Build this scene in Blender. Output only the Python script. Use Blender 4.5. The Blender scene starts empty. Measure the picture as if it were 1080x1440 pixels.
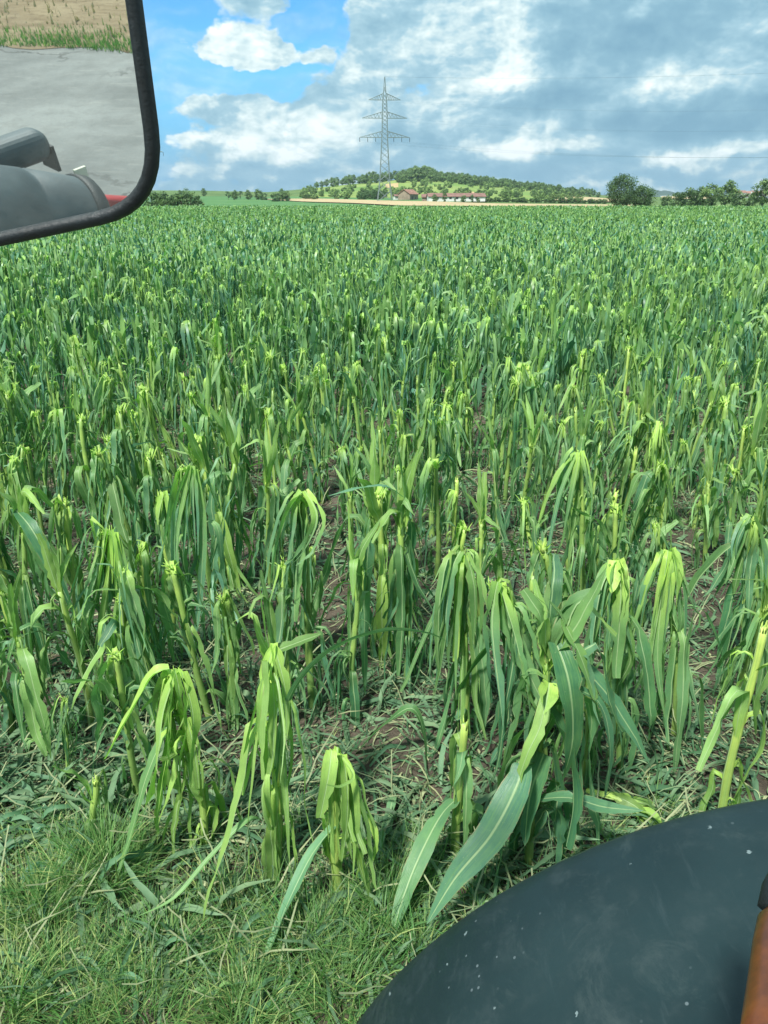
import bpy, math, random
import numpy as np
from mathutils import Vector
R = math.radians
# ------------------------------------------------------------------ camera, sky, sun
scene = bpy.context.scene
COL = scene.collection
PITCH = R(22.08); FPX = 1082.0; CAMH = 2.4
cam = bpy.data.cameras.new('camera'); camo = bpy.data.objects.new('camera', cam); COL.objects.link(camo)
camo.location = (0, 0, CAMH); camo.rotation_euler = (R(90) - PITCH, 0, 0)
cam.sensor_fit = 'VERTICAL'; cam.sensor_height = 36.0; cam.lens = 36.0 * FPX / 1440.0
cam.clip_start = 0.05; cam.clip_end = 30000
scene.camera = camo
scene.view_settings.view_transform = 'Standard'; scene.view_settings.look = 'None'
scene.view_settings.exposure = 1.0; scene.view_settings.gamma = 1.0
SUN_EL, SUN_AZ = R(56), R(-150)      # azimuth measured from +Y towards +X
W = bpy.data.worlds.new('World'); scene.world = W; W.use_nodes = True

def unproj(px, py):
    x = (px - 540) / FPX; y = (720 - py) / FPX
    return Vector((x, math.cos(PITCH) + y * math.sin(PITCH), -math.sin(PITCH) + y * math.cos(PITCH)))
def azel(px, py):
    d = unproj(px, py).normalized()
    return math.degrees(math.atan2(d.x, d.y)), math.degrees(math.asin(d.z))
def ground_at(px, py, z=0.0):
    d = unproj(px, py); s = (z - CAMH) / d.z
    return Vector((d.x * s, d.y * s, z))
def at_y(px, py, Y):
    d = unproj(px, py); s = Y / d.y
    return Vector((d.x * s, Y, CAMH + d.z * s))
def at_d(px, py, dist):
    return Vector((0, 0, CAMH)) + unproj(px, py).normalized() * dist

class NT:
    def __init__(s, tree): s.t = tree; s.n = tree.nodes; s.l = tree.links
    def node(s, typ, **kw):
        n = s.n.new(typ)
        for k, v in kw.items(): setattr(n, k, v)
        return n
    def put(s, sock, v):
        if isinstance(v, bpy.types.NodeSocket): s.l.new(v, sock)
        elif v is not None: sock.default_value = v
    def math(s, op, a, b=None, c=None, clamp=False):
        n = s.node('ShaderNodeMath', operation=op, use_clamp=clamp)
        s.put(n.inputs[0], a)
        if b is not None: s.put(n.inputs[1], b)
        if c is not None: s.put(n.inputs[2], c)
        return n.outputs[0]
    def vmath(s, op, a, b=None, out=0):
        n = s.node('ShaderNodeVectorMath', operation=op)
        s.put(n.inputs[0], a)
        if b is not None: s.put(n.inputs[1], b)
        return n.outputs[out]
    def mix(s, f, a, b, blend='MIX'):
        n = s.node('ShaderNodeMix', data_type='RGBA', blend_type=blend)
        s.put(n.inputs[0], f)
        for i, v in ((6, a), (7, b)):
            if isinstance(v, tuple) and len(v) == 3: v = (*v, 1)
            s.put(n.inputs[i], v)
        return n.outputs[2]
    def noise(s, vec, scale, detail=4, rough=0.5, dist=0.0, col=False):
        n = s.node('ShaderNodeTexNoise'); s.put(n.inputs['Vector'], vec)
        n.inputs['Scale'].default_value = scale; n.inputs['Detail'].default_value = detail
        n.inputs['Roughness'].default_value = rough; n.inputs['Distortion'].default_value = dist
        return n.outputs['Color' if col else 'Fac']
    def ramp(s, f, a, b, lo=0.0, hi=1.0, smooth=True):
        n = s.node('ShaderNodeMapRange', interpolation_type='SMOOTHSTEP' if smooth else 'LINEAR')
        s.put(n.inputs[0], f)
        for i, v in enumerate((a, b, lo, hi)): n.inputs[i + 1].default_value = v
        return n.outputs[0]

def build_world():
    t = NT(W.node_tree); t.n.clear()
    out = t.node('ShaderNodeOutputWorld'); bg = t.node('ShaderNodeBackground')
    t.l.new(bg.outputs[0], out.inputs[0])
    sky = t.node('ShaderNodeTexSky', sky_type='NISHITA'); sky.sun_disc = False
    sky.sun_elevation = SUN_EL; sky.sun_rotation = SUN_AZ
    sky.air_density = 1.0; sky.dust_density = 0.6; sky.ozone_density = 1.4
    tc = t.node('ShaderNodeTexCoord'); g = tc.outputs['Generated']
    sp = t.node('ShaderNodeSeparateXYZ'); t.l.new(g, sp.inputs[0])
    U = t.math('MULTIPLY', t.math('ARCTAN2', sp.outputs[0], sp.outputs[1]), 57.2958)
    V = t.math('MULTIPLY', t.math('ARCSINE', sp.outputs[2]), 57.2958)
    cb = t.node('ShaderNodeCombineXYZ'); t.l.new(U, cb.inputs[0]); t.l.new(V, cb.inputs[1])
    P0 = cb.outputs[0]
    # billowing warp
    nz = t.noise(g, 7, 6, 0.55, 0.0, col=True)
    P = t.vmath('ADD', P0, t.vmath('MULTIPLY', t.vmath('SUBTRACT', nz, (0.5, 0.5, 0.5)), (9, 5, 0)))
    Q0 = t.vmath('ADD', P0, t.vmath('MULTIPLY', t.vmath('SUBTRACT', nz, (0.5, 0.5, 0.5)), (3.2, 1.8, 0)))
    sc = t.vmath('MULTIPLY', Q0, (1.0, 1.75, 0))
    def field(vec):
        a = t.noise(vec, 0.13, 4, 0.5, 0.0); a.node.noise_dimensions = '2D'
        v = t.node('ShaderNodeTexVoronoi', feature='F1', voronoi_dimensions='2D'); v.inputs['Scale'].default_value = .26; v.inputs['Detail'].default_value = 3.0
        v.inputs['Roughness'].default_value = .52; v.inputs['Lacunarity'].default_value = 2.3; v.normalize = True
        t.l.new(vec, v.inputs['Vector'])
        return t.math('ADD', t.math('MULTIPLY', a, 0.55), t.math('MULTIPLY', t.math('SUBTRACT', 1.0, v.outputs['Distance']), 0.45))
    f0 = field(sc)
    f1 = field(t.vmath('ADD', sc, (-0.9, 1.5, 0)))
    dens = 0.50; bri = 0.0; PX = 19.3
    blobs = [  # px, py, rx, ry, density, brightness
        (245, 60, 75, 62, -1.1, 0), (300, 25, 50, 22, -.8, 0), (310, 108, 100, 16, -.75, 0), (435, 50, 42, 48, -.55, 0), (235, 120, 55, 45, -.8, 0), (240, 235, 60, 16, -.5, 0), (440, 12, 60, 30, -1.1, 0), (130, 60, 120, 120, -.6, 0), (500, 0, 40, 22, -.7, 0), (270, 100, 60, 20, -.7, 0), (400, 103, 50, 12, -.9, 0), (405, 45, 16, 30, -.9, 0), (455, 55, 30, 20, -.6, 0),
        (255, 185, 75, 12, -.75, 0), (300, 256, 120, 12, -.4, -.15), (262, 212, 60, 14, -.5, 0), (275, 193, 26, 5, .8, .4),
        (338, 60, 44, 20, 2.35, .6), (430, 78, 26, 14, .9, -.05), (355, 2, 50, 11, .9, -.02), (320, 150, 80, 12, .6, .12),
        (430, 190, 70, 32, .5, .40), (400, 160, 30, 20, .3, .25), (320, 198, 60, 9, .4, .40), (330, 225, 90, 14, .4, .12),
        (560, 110, 60, 34, .2, .18), (705, 102, 34, 24, .3, .60), (640, 60, 80, 40, .2, .15), (620, 20, 90, 25, .1, .15),
        (715, 208, 40, 12, .3, .55), (800, 190, 55, 14, .2, .30), (960, 212, 28, 8, .4, .62), (1045, 205, 34, 9, .4, .55),
        (920, 125, 50, 20, .2, .28), (1000, 110, 60, 20, .2, .18), (720, 20, 60, 14, .1, .2),
        (850, 62, 110, 36, .5, -.45), (1040, 60, 60, 40, .3, -.10), (1000, 168, 110, 22, .4, -.48), (780, 150, 80, 18, .3, -.20),
        (600, 190, 80, 22, .3, -.18), (640, 235, 130, 15, .1, -.20), (480, 235, 60, 12, .0, -.12), (900, 236, 120, 10, -.1, -.12),
        (470, 130, 50, 25, .2, -.05), (860, 255, 200, 6, .05, .22), (400, 250, 150, 6, .1, .22),
    ]
    for (px, py, rx, ry, d, b) in blobs:
        u, v = azel(px, py)
        q = t.vmath('MULTIPLY', t.vmath('SUBTRACT', P, (u, v, 0)), (PX / rx, PX / ry, 0))
        e = t.math('EXPONENT', t.math('MULTIPLY', t.vmath('DOT_PRODUCT', q, q, 1), -0.7))
        if d: dens = t.math('MULTIPLY_ADD', e, d * .5, dens)
        if b: bri = t.math('MULTIPLY_ADD', e, b, bri)
    D = t.math('ADD', dens, t.math('MULTIPLY', t.math('SUBTRACT', f0, 0.5), 2.3))
    alpha = t.math('MAXIMUM', t.ramp(D, 0.22, 0.44), t.ramp(t.noise(t.vmath('MULTIPLY', P, (.35, 1.3, 0)), .30, 4, .55), .40, .75, 0, .5))
    lit = t.math('MULTIPLY', t.math('SUBTRACT', f0, f1), 2.3)
    L = t.math('ADD', t.math('ADD', SKY_L, lit), t.math('MULTIPLY', bri, 1.0))
    def bil(vec):
        v = t.node('ShaderNodeTexVoronoi', feature='F1', voronoi_dimensions='2D'); v.inputs['Scale'].default_value = .75; v.inputs['Detail'].default_value = 2.0
        v.inputs['Roughness'].default_value = .6; v.normalize = True; t.l.new(vec, v.inputs['Vector']); return v.outputs['Distance']
    L = t.math('ADD', L, t.math('MULTIPLY', t.math('SUBTRACT', bil(t.vmath('ADD', sc, (-.25, .5, 0))), bil(sc)), t.ramp(L, .35, .8, .12, .7)))
    L = t.math('ADD', L, t.math('MULTIPLY', t.ramp(D, .25, .55, 1, 0), .12))
    Lc = t.ramp(L, -0.05, 1.25, smooth=False)
    cr = t.node('ShaderNodeValToRGB'); t.l.new(Lc, cr.inputs[0])
    els = cr.color_ramp.elements
    els[0].position = 0.0; els[0].color = (1.15, 2.25, 3.0, 1)
    els[1].position = 1.0; els[1].color = (5.6, 6.1, 6.1, 1)
    for p, c in ((0.30, (1.5, 2.7, 3.4)), (0.52, (2.25, 3.5, 4.1)), (0.76, (3.9, 4.8, 4.9))):
        e = els.new(p); e.color = (*c, 1)
    skyc = t.mix(1.0, sky.outputs[0], (0.30, 0.72, 1.02), 'MULTIPLY')
    low = t.ramp(V, 0.0, 9.0, 0.9, 0.0)
    skyc = t.mix(low, skyc, (.85, 2.4, 4.1))
    ccol = t.mix(t.math('MULTIPLY', t.ramp(V, .2, 4.5, .6, 0), t.ramp(L, .45, .9, 1, 0)), cr.outputs[0], (1.3, 2.7, 3.7))
    final = t.mix(alpha, skyc, ccol)
    t.l.new(final, bg.inputs[0]); bg.inputs[1].default_value = 0.100
SKY_L = .57
build_world()
sl = bpy.data.lights.new('sun', 'SUN'); sl.energy = 3.5; sl.angle = R(5.0); sl.color = (1.0, 0.98, 0.93)
so = bpy.data.objects.new('sun', sl); COL.objects.link(so); so.location = (0, 0, 50)
sd = Vector((math.sin(SUN_AZ) * math.cos(SUN_EL), math.cos(SUN_AZ) * math.cos(SUN_EL), math.sin(SUN_EL)))
so.rotation_euler = sd.to_track_quat('Z', 'Y').to_euler()

# ------------------------------------------------------------------ object helpers
def link(o, parent=None):
    COL.objects.link(o)
    if parent: o.parent = parent
    return o
def tag(o, label=None, cat=None, group=None, kind=None):
    if label: o['label'] = label
    if cat: o['category'] = cat
    if group: o['group'] = group
    if kind: o['kind'] = kind
    return o
def empty(name, loc, rz=0):
    o = bpy.data.objects.new(name, None); o.location = loc; o.rotation_euler = (0, 0, rz); o.empty_display_size = .1
    return link(o)
class MB:
    """collects vertices and quads/polys with uv (u, v) and tone (r, g, b) per vertex"""
    def __init__(s): s.v = []; s.f = []; s.uv = []; s.t = []
    def add(s, vs, fs, uv=None, tone=(0, 0, 0)):
        o = len(s.v); s.v += [tuple(p) for p in vs]; s.f += [tuple(i + o for i in f) for f in fs]
        s.uv += uv if uv else [(0, 0)] * len(vs)
        s.t += tone if isinstance(tone, list) else [tone] * len(vs)
    def box(s, c, size, rot=0.0, tone=(0, 0, 0)):
        cx, cy, cz = c; a, b, h = (q / 2 for q in size); co, si = math.cos(rot), math.sin(rot)
        vs = [(cx + x * co - y * si, cy + x * si + y * co, cz + z) for x in (-a, a) for y in (-b, b) for z in (-h, h)]
        s.add(vs, [(0, 1, 3, 2), (4, 6, 7, 5), (0, 4, 5, 1), (2, 3, 7, 6), (0, 2, 6, 4), (1, 5, 7, 3)], tone=tone)
    def tube(s, pts, rad, n=8, cap=True, tone=(0, 0, 0), flat=1.0, ts=None):
        pts = [Vector(p) for p in pts]; m = len(pts)
        if not isinstance(rad, (list, tuple)): rad = [rad] * m
        ref = None; vs = []; uv = []; tn = []
        for i, p in enumerate(pts):
            T = (pts[min(i + 1, m - 1)] - pts[max(i - 1, 0)]).normalized()
            if ref is None:
                ref = Vector((1, 0, 0)) if abs(T.x) < .8 else Vector((0, 1, 0))
            A = (ref - T * ref.dot(T)).normalized(); ref = A; B = T.cross(A)
            for k in range(n):
                a = 2 * math.pi * k / n
                vs.append(p + A * math.cos(a) * rad[i] + B * math.sin(a) * rad[i] * flat)
                uv.append((k / n, i / max(1, m - 1))); tn.append(ts[i] if ts else tone)
        fs = [(i * n + k, i * n + (k + 1) % n, (i + 1) * n + (k + 1) % n, (i + 1) * n + k) for i in range(m - 1) for k in range(n)]
        if cap: fs += [tuple(range(n - 1, -1, -1)), tuple((m - 1) * n + k for k in range(n))]
        s.add(vs, fs, uv, tn)
    def build(s, name, mat, parent=None, smooth=False, cls=None):
        me = bpy.data.meshes.new(name); me.from_pydata(s.v, [], s.f)
        uvl = me.uv_layers.new(name='UVMap'); at = me.color_attributes.new('tone', 'FLOAT_COLOR', 'POINT')
        li = np.empty(len(me.loops), dtype=np.int32); me.loops.foreach_get('vertex_index', li)
        uvl.data.foreach_set('uv', np.array(s.uv, dtype=np.float32)[li].ravel())
        tc = np.ones((len(s.v), 4), dtype=np.float32); tc[:, :3] = np.array(s.t, dtype=np.float32)
        at.data.foreach_set('color', tc.ravel())
        if smooth: me.polygons.foreach_set('use_smooth', [True] * len(me.polygons))
        me.materials.append(mat); me.update()
        o = bpy.data.objects.new(name, me)
        return link(o, parent)
    def arrays(s):
        return (np.array(s.v, dtype=np.float32), np.array([f for f in s.f if len(f) == 4], dtype=np.int32),
                np.array(s.uv, dtype=np.float32), np.array(s.t, dtype=np.float32))
def numpy_mesh(name, V, F, UV, T, mat, smooth=False):
    me = bpy.data.meshes.new(name); nf = len(F)
    me.vertices.add(len(V)); me.vertices.foreach_set('co', V.astype(np.float32).ravel())
    me.loops.add(nf * 4); me.loops.foreach_set('vertex_index', F.astype(np.int32).ravel())
    me.polygons.add(nf); me.polygons.foreach_set('loop_start', np.arange(0, nf * 4, 4, dtype=np.int32))
    me.polygons.foreach_set('loop_total', np.full(nf, 4, dtype=np.int32))
    if smooth: me.polygons.foreach_set('use_smooth', np.ones(nf, dtype=bool))
    me.update(calc_edges=True)
    uvl = me.uv_layers.new(name='UVMap'); uvl.data.foreach_set('uv', UV[F.ravel()].astype(np.float32).ravel())
    at = me.color_attributes.new('tone', 'FLOAT_COLOR', 'POINT')
    tc = np.ones((len(V), 4), dtype=np.float32); tc[:, :3] = T; at.data.foreach_set('color', tc.ravel())
    me.materials.append(mat)
    return link(bpy.data.objects.new(name, me))
def scatter(templates, idx, pos, rot, scl, jit=None):
    """merge copies of templates: returns V,F,UV,T"""
    Vs, Fs, Us, Ts = [], [], [], []; off = 0
    for k, (v, f, u, t) in enumerate(templates):
        sel = np.where(idx == k)[0]; n = len(sel)
        if n == 0: continue
        c, s_ = np.cos(rot[sel])[:, None], np.sin(rot[sel])[:, None]; sc = scl[sel]
        if sc.ndim == 1: sc = np.stack([sc, sc, sc], 1)
        x = v[None, :, 0] * sc[:, 0:1]; y = v[None, :, 1] * sc[:, 1:2]; z = v[None, :, 2] * sc[:, 2:3]
        P = np.stack([x * c - y * s_, x * s_ + y * c, z], 2) + pos[sel][:, None, :]
        m = len(v)
        Vs.append(P.reshape(-1, 3)); Fs.append((f[None] + (np.arange(n) * m)[:, None, None]).reshape(-1, 4) + off)
        Us.append(np.tile(u, (n, 1)))
        tt = np.tile(t[None], (n, 1, 1))
        if jit is not None: tt = np.clip(tt + jit[sel][:, None, :], 0, 1)
        Ts.append(tt.reshape(-1, 3)); off += n * m
    return np.concatenate(Vs), np.concatenate(Fs), np.concatenate(Us), np.concatenate(Ts)

# ------------------------------------------------------------------ materials
def new_mat(name):
    m = bpy.data.materials.new(name); m.use_nodes = True; t = NT(m.node_tree)
    return m, t, t.n['Principled BSDF'], t.n['Material Output']
def simple(name, col, rough=.6, var=.25, scale=8, metal=0, spec=.5, bump=0.0, bscale=40):
    m, t, b, o = new_mat(name)
    tc = t.node('ShaderNodeTexCoord').outputs['Object']
    n = t.noise(tc, scale, 5, .6)
    f = t.ramp(n, .3, .7, 1 - var, 1 + var)
    c = t.vmath('SCALE', col + (0,) if False else col); c.node.inputs[3].default_value = 1.0
    t.l.new(f, c.node.inputs[3])
    t.l.new(c, b.inputs['Base Color'])
    b.inputs['Roughness'].default_value = rough; b.inputs['Metallic'].default_value = metal
    b.inputs['Specular IOR Level'].default_value = spec
    if bump:
        bn = t.node('ShaderNodeBump'); bn.inputs['Strength'].default_value = bump; bn.inputs['Distance'].default_value = .01
        t.l.new(t.noise(tc, bscale, 6, .65), bn.inputs['Height']); t.l.new(bn.outputs[0], b.inputs['Normal'])
    return m
def leaf_mat(name, dark, blue, lime, translucency=.30, ribs=True, rough=.42, tscale=14, spec=.45):
    m, t, b, o = new_mat(name)
    at = t.node('ShaderNodeAttribute', attribute_name='tone'); sp = t.node('ShaderNodeSeparateColor'); t.l.new(at.outputs['Color'], sp.inputs[0])
    r, g, bl = sp.outputs[0], sp.outputs[1], sp.outputs[2]
    tc = t.node('ShaderNodeTexCoord')
    n = t.noise(tc.outputs['Object'], tscale, 4, .6)
    oi = t.node('ShaderNodeObjectInfo').outputs['Random']
    c = t.mix(g, dark, blue)
    rr = t.math('ADD', r, t.math('MULTIPLY', t.math('SUBTRACT', n, .5), .22), clamp=True)
    c = t.mix(rr, c, lime)
    val = t.math('ADD', t.math('ADD', .74, t.math('MULTIPLY', bl, .38)), t.math('ADD', t.math('MULTIPLY', oi, .16), t.math('MULTIPLY', t.math('SUBTRACT', n, .5), .35)))
    sc = t.node('ShaderNodeVectorMath', operation='SCALE'); t.l.new(c, sc.inputs[0]); t.l.new(val, sc.inputs[3]); c = sc.outputs[0]
    if ribs:
        uvn = t.node('ShaderNodeUVMap'); uvn.uv_map = 'UVMap'; su = t.node('ShaderNodeSeparateXYZ'); t.l.new(uvn.outputs[0], su.inputs[0])
        u = su.outputs[0]
        d = t.math('ABSOLUTE', t.math('SUBTRACT', u, .5))
        rib = t.ramp(d, .022, .055, 1, 0)
        # long veins: noise stretched along the blade
        cb = t.node('ShaderNodeCombineXYZ'); t.l.new(t.math('MULTIPLY', u, 26), cb.inputs[0]); t.l.new(t.math('MULTIPLY', su.outputs[1], 1.3), cb.inputs[1]); t.l.new(oi, cb.inputs[2])
        vein = t.noise(cb.outputs[0], 1.0, 3, .6)
        c = t.mix(t.ramp(vein, .40, .68, 0, .38), c, (.17, .34, .10))
        # hail scars: small pale flecks and brown bruises
        fl = t.noise(tc.outputs['Object'], 95, 3, .7)
        c = t.mix(t.ramp(fl, .67, .74, 0, .5), c, (.42, .50, .27))
        br = t.noise(tc.outputs['Object'], 23, 4, .7)
        c = t.mix(t.ramp(br, .66, .76, 0, .45), c, (.11, .09, .03))
        c = t.mix(t.math('MULTIPLY', t.ramp(d, .45, .49), t.ramp(br, .45, .6, 0, .7)), c, (.30, .25, .11))
        c = t.mix(t.math('MULTIPLY', rib, .7), c, (.42, .56, .28))
        bn = t.node('ShaderNodeBump'); bn.inputs['Strength'].default_value = .45; bn.inputs['Distance'].default_value = .004
        hgt = t.math('ADD', vein, t.math('MULTIPLY', rib, .8)); t.l.new(hgt, bn.inputs['Height']); t.l.new(bn.outputs[0], b.inputs['Normal'])
    t.l.new(c, b.inputs['Base Color']); b.inputs['Roughness'].default_value = rough; b.inputs['Specular IOR Level'].default_value = spec
    tr = t.node('ShaderNodeBsdfTranslucent'); t.l.new(t.mix(1.0, c, (.85, 1.35, .60), 'MULTIPLY'), tr.inputs[0])
    mx = t.node('ShaderNodeMixShader'); mx.inputs[0].default_value = translucency
    t.l.new(b.outputs[0], mx.inputs[1]); t.l.new(tr.outputs[0], mx.inputs[2]); t.l.new(mx.outputs[0], o.inputs[0])
    return m
M = {}
M['maize'] = leaf_mat('maize_leaf', (.030, .138, .052), (.105, .255, .175), (.48, .68, .13))
M['maize_far'] = leaf_mat('maize_leaf_far', (.036, .138, .066), (.105, .250, .178), (.40, .60, .14), ribs=False, tscale=3)
M['stalk'] = leaf_mat('maize_stalk', (.09, .22, .06), (.15, .28, .12), (.48, .62, .13), translucency=.08, rough=.38)
M['litter'] = leaf_mat('leaf_shreds', (.050, .130, .052), (.095, .200, .110), (.34, .36, .19), translucency=.12, ribs=False, rough=.6, spec=.25)
M['grass'] = leaf_mat('grass_blades', (.062, .205, .040), (.090, .21, .075), (.36, .42, .15), translucency=.3, ribs=False, rough=.5, spec=.3)
M['foliage'] = leaf_mat('tree_leaves', (.050, .105, .038), (.075, .130, .075), (.19, .28, .08), translucency=.22, ribs=False, rough=.6, tscale=.6, spec=.25)
M['foliage_pale'] = leaf_mat('orchard_leaves', (.095, .165, .062), (.12, .185, .10), (.27, .37, .12), translucency=.25, ribs=False, rough=.6, tscale=.6, spec=.25)
M['bark'] = simple('bark', (.085, .065, .048), .9, .35, 3)
M['steel'] = simple('galvanised_steel', (.20, .255, .25), .55, .15, 2, metal=.3)
M['wire'] = simple('line_wire', (.09, .11, .12), .5, .1, 2, metal=.5)
M['rubber'] = simple('black_rubber', (.008, .013, .015), .55, .3, 30, bump=.25, bscale=160)
M['tyre'] = simple('tyre_rubber', (.02, .02, .021), .8, .3, 12, bump=.3)
M['red'] = simple('red_paint', (.42, .03, .03), .35, .15, 10)
M['white_plate'] = simple('pale_plate', (.62, .62, .48), .5, .1, 10)
M['wall_white'] = simple('white_render', (.66, .66, .62), .8, .1, .4)
M['wall_tan'] = simple('weathered_boards', (.27, .21, .15), .8, .25, .8)
M['roof_red'] = simple('clay_tiles', (.29, .15, .105), .8, .25, .7)
M['roof_brown'] = simple('brown_roofing', (.21, .115, .09), .8, .2, .5)
M['dark'] = simple('dark_opening', (.03, .035, .04), .4, .1, 1)

def soil_mat():
    m, t, b, o = new_mat('field_soil')
    P = t.node('ShaderNodeTexCoord').outputs['Object']
    n1 = t.noise(P, 2.2, 6, .65); n2 = t.noise(P, 30, 6, .7); n3 = t.noise(P, 120, 4, .7)
    c = t.mix(t.ramp(n1, .35, .65), (.080, .066, .048), (.150, .122, .090))
    c = t.mix(t.ramp(n2, .55, .75, 0, .6), c, (.20, .15, .105))
    c = t.mix(t.ramp(n3, .62, .72, 0, .7), c, (.30, .26, .17))
    g = t.noise(P, 5.5, 5, .7)
    c = t.mix(t.ramp(g, .56, .68, 0, .55), c, (.055, .095, .035))
    t.l.new(c, b.inputs['Base Color']); b.inputs['Roughness'].default_value = .95; b.inputs['Specular IOR Level'].default_value = .2
    bn = t.node('ShaderNodeBump'); bn.inputs['Strength'].default_value = .9; bn.inputs['Distance'].default_value = .03
    t.l.new(t.math('ADD', n2, t.math('MULTIPLY', n3, .3)), bn.inputs['Height']); t.l.new(bn.outputs[0], b.inputs['Normal'])
    return m
M['soil'] = soil_mat()
def asphalt_mat():
    m, t, b, o = new_mat('worn_asphalt')
    P = t.node('ShaderNodeTexCoord').outputs['Object']
    n1 = t.noise(P, .55, 6, .65); n2 = t.noise(P, 55, 4, .75); n3 = t.noise(t.vmath('MULTIPLY', P, (1, 5, 1)), 1.6, 6, .7)
    c = t.mix(t.ramp(n1, .3, .7), (.11, .115, .11), (.26, .265, .25))
    c = t.mix(t.ramp(n3, .5, .7, 0, .5), c, (.30, .295, .27))
    c = t.mix(t.ramp(t.noise(P, 4.5, 7, .75), .45, .65, 0, .5), c, (.15, .15, .14))
    c = t.mix(t.ramp(n2, .55, .7, 0, .55), c, (.12, .12, .115))
    vo = t.node('ShaderNodeTexVoronoi', feature='DISTANCE_TO_EDGE'); vo.inputs['Scale'].default_value = .42
    t.l.new(t.vmath('ADD', P, t.vmath('SCALE', t.noise(P, 1.3, 5, .7, col=True))), vo.inputs['Vector'])
    c = t.mix(t.math('MULTIPLY', t.ramp(vo.outputs['Distance'], .004, .016, 1, 0), t.ramp(t.noise(P, .4, 3), .48, .6, 0, .8)), c, (.045, .043, .04))
    t.l.new(c, b.inputs['Base Color']); b.inputs['Roughness'].default_value = .85
    bn = t.node('ShaderNodeBump'); bn.inputs['Strength'].default_value = .5; bn.inputs['Distance'].default_value = .01
    t.l.new(n2, bn.inputs['Height']); t.l.new(bn.outputs[0], b.inputs['Normal'])
    return m
M['asphalt'] = asphalt_mat()
def land_mat(name, a, b_, c_, s1=.02, s2=.3, stretch=(1, 1, 1)):
    m, t, b, o = new_mat(name)
    P = t.node('ShaderNodeTexCoord').outputs['Object']; P = t.vmath('MULTIPLY', P, stretch)
    c = t.mix(t.ramp(t.noise(P, s1, 6, .65), .35, .65), a, b_)
    c = t.mix(t.ramp(t.noise(P, s2, 5, .7), .48, .68, 0, .7), c, c_)
    t.l.new(c, b.inputs['Base Color']); b.inputs['Roughness'].default_value = .95; b.inputs['Specular IOR Level'].default_value = .15
    return m
M['land'] = land_mat('meadow_land', (.085, .15, .045), (.14, .20, .06), (.06, .11, .035))
M['orchard_grass'] = land_mat('orchard_grass', (.15, .25, .06), (.26, .32, .09), (.10, .17, .05), .012, .08)
M['crop_green'] = land_mat('young_green_crop', (.07, .175, .055), (.10, .21, .07), (.08, .16, .06), .02, .5)
M['tan'] = land_mat('ripe_stubble', (.40, .31, .17), (.47, .38, .22), (.33, .25, .13), .03, .6)
M['tan2'] = land_mat('ochre_stubble', (.44, .33, .17), (.50, .36, .17), (.36, .28, .14), .03, .6)
M['stubble'] = land_mat('stubble_straw', (.20, .145, .085), (.31, .24, .15), (.13, .09, .055), .9, 6, (1, 2.2, 1))
M['forest_far'] = land_mat('far_forest', (.035, .065, .035), (.05, .085, .045), (.03, .05, .03), .004, .02)

# ------------------------------------------------------------------ terrain
RIDGE = [(-700, 271), (200, 268), (290, 268), (380, 270), (430, 265), (500, 258), (560, 252), (600, 250), (640, 253), (700, 260), (760, 266), (820, 272), (870, 276), (1100, 279), (1700, 279)]
RR = 850.0
_raz = []; _rh = []
for px, py in RIDGE:
    a, e = azel(px, py); _raz.append(a); _rh.append(CAMH + math.tan(R(e)) * RR)
_raz = np.array(_raz); _rh = np.array(_rh)
def sstep(x): x = min(1, max(0, x)); return x * x * (3 - 2 * x)
def terr(x, y):
    r = math.hypot(x, y); az = math.degrees(math.atan2(x, y))
    if r < 195 or abs(az) > 75: return 0.0
    H = float(np.interp(az, _raz, _rh)) * (1 - sstep((abs(az) - 50) / 25))
    s = min(1.0, (r - 195) / (RR - 195))
    h = H * s ** 2.3 if H > 4 else H * s
    h += 0.5 * math.sin(x * .021) * math.sin(y * .017 + 1) * sstep((r - 250) / 200) if H > 6 else 0
    if r > RR: h *= 1 - .75 * sstep((r - RR) / 500)
    return h
def polar(az_deg, r):
    a = R(az_deg); return math.sin(a) * r, math.cos(a) * r
def build_ground():
    rs = [0.0, 10, 40, 100, 160, 195] + [195 + 18 * i for i in range(1, 45)] + [1050, 1150, 1300, 1500, 1900, 2500, 3500, 5000, 7500, 11000, 16000, 24000]
    azs = [-180 + 5 * i for i in range(24)] + [-60 + 1.0 * i for i in range(120)] + [60 + 5 * i for i in range(24)]
    mb = MB(); vs = []; fs = []; n = len(azs)
    for r in rs:
        for a in azs:
            x, y = polar(a, r); vs.append((x, y, terr(x, y) - .03))
    for i in range(len(rs) - 1):
        for k in range(n):
            k2 = (k + 1) % n
            if i == 0: fs.append((k, n + k2, n + k)) if False else fs.append((i * n + k, (i + 1) * n + k, (i + 1) * n + k2))
            else: fs.append((i * n + k, (i + 1) * n + k, (i + 1) * n + k2, i * n + k2))
    mb.add(vs, fs); o = mb.build('ground', M['land'], smooth=True); tag(o, kind='structure')
build_ground()
def patch(name, mat, px0, px1, r0, r1, lift=.25, nx=30, nr=14):
    """a field draped on the terrain; r0, r1 are lists of (px, r)"""
    mb = MB(); vs = []; fs = []
    for j in range(nr + 1):
        for i in range(nx + 1):
            px = px0 + (px1 - px0) * i / nx; a = azel(px, 281)[0]
            ra = np.interp(px, *zip(*r0)) if isinstance(r0, list) else r0
            rb = np.interp(px, *zip(*r1)) if isinstance(r1, list) else r1
            x, y = polar(a, ra + (rb - ra) * j / nr); vs.append((x, y, terr(x, y) + lift))
    for j in range(nr):
        for i in range(nx):
            q = j * (nx + 1) + i; fs.append((q, q + 1, q + nx + 2, q + nx + 1))
    mb.add(vs, fs); return tag(mb.build(name, mat, smooth=True), kind='structure')
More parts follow.
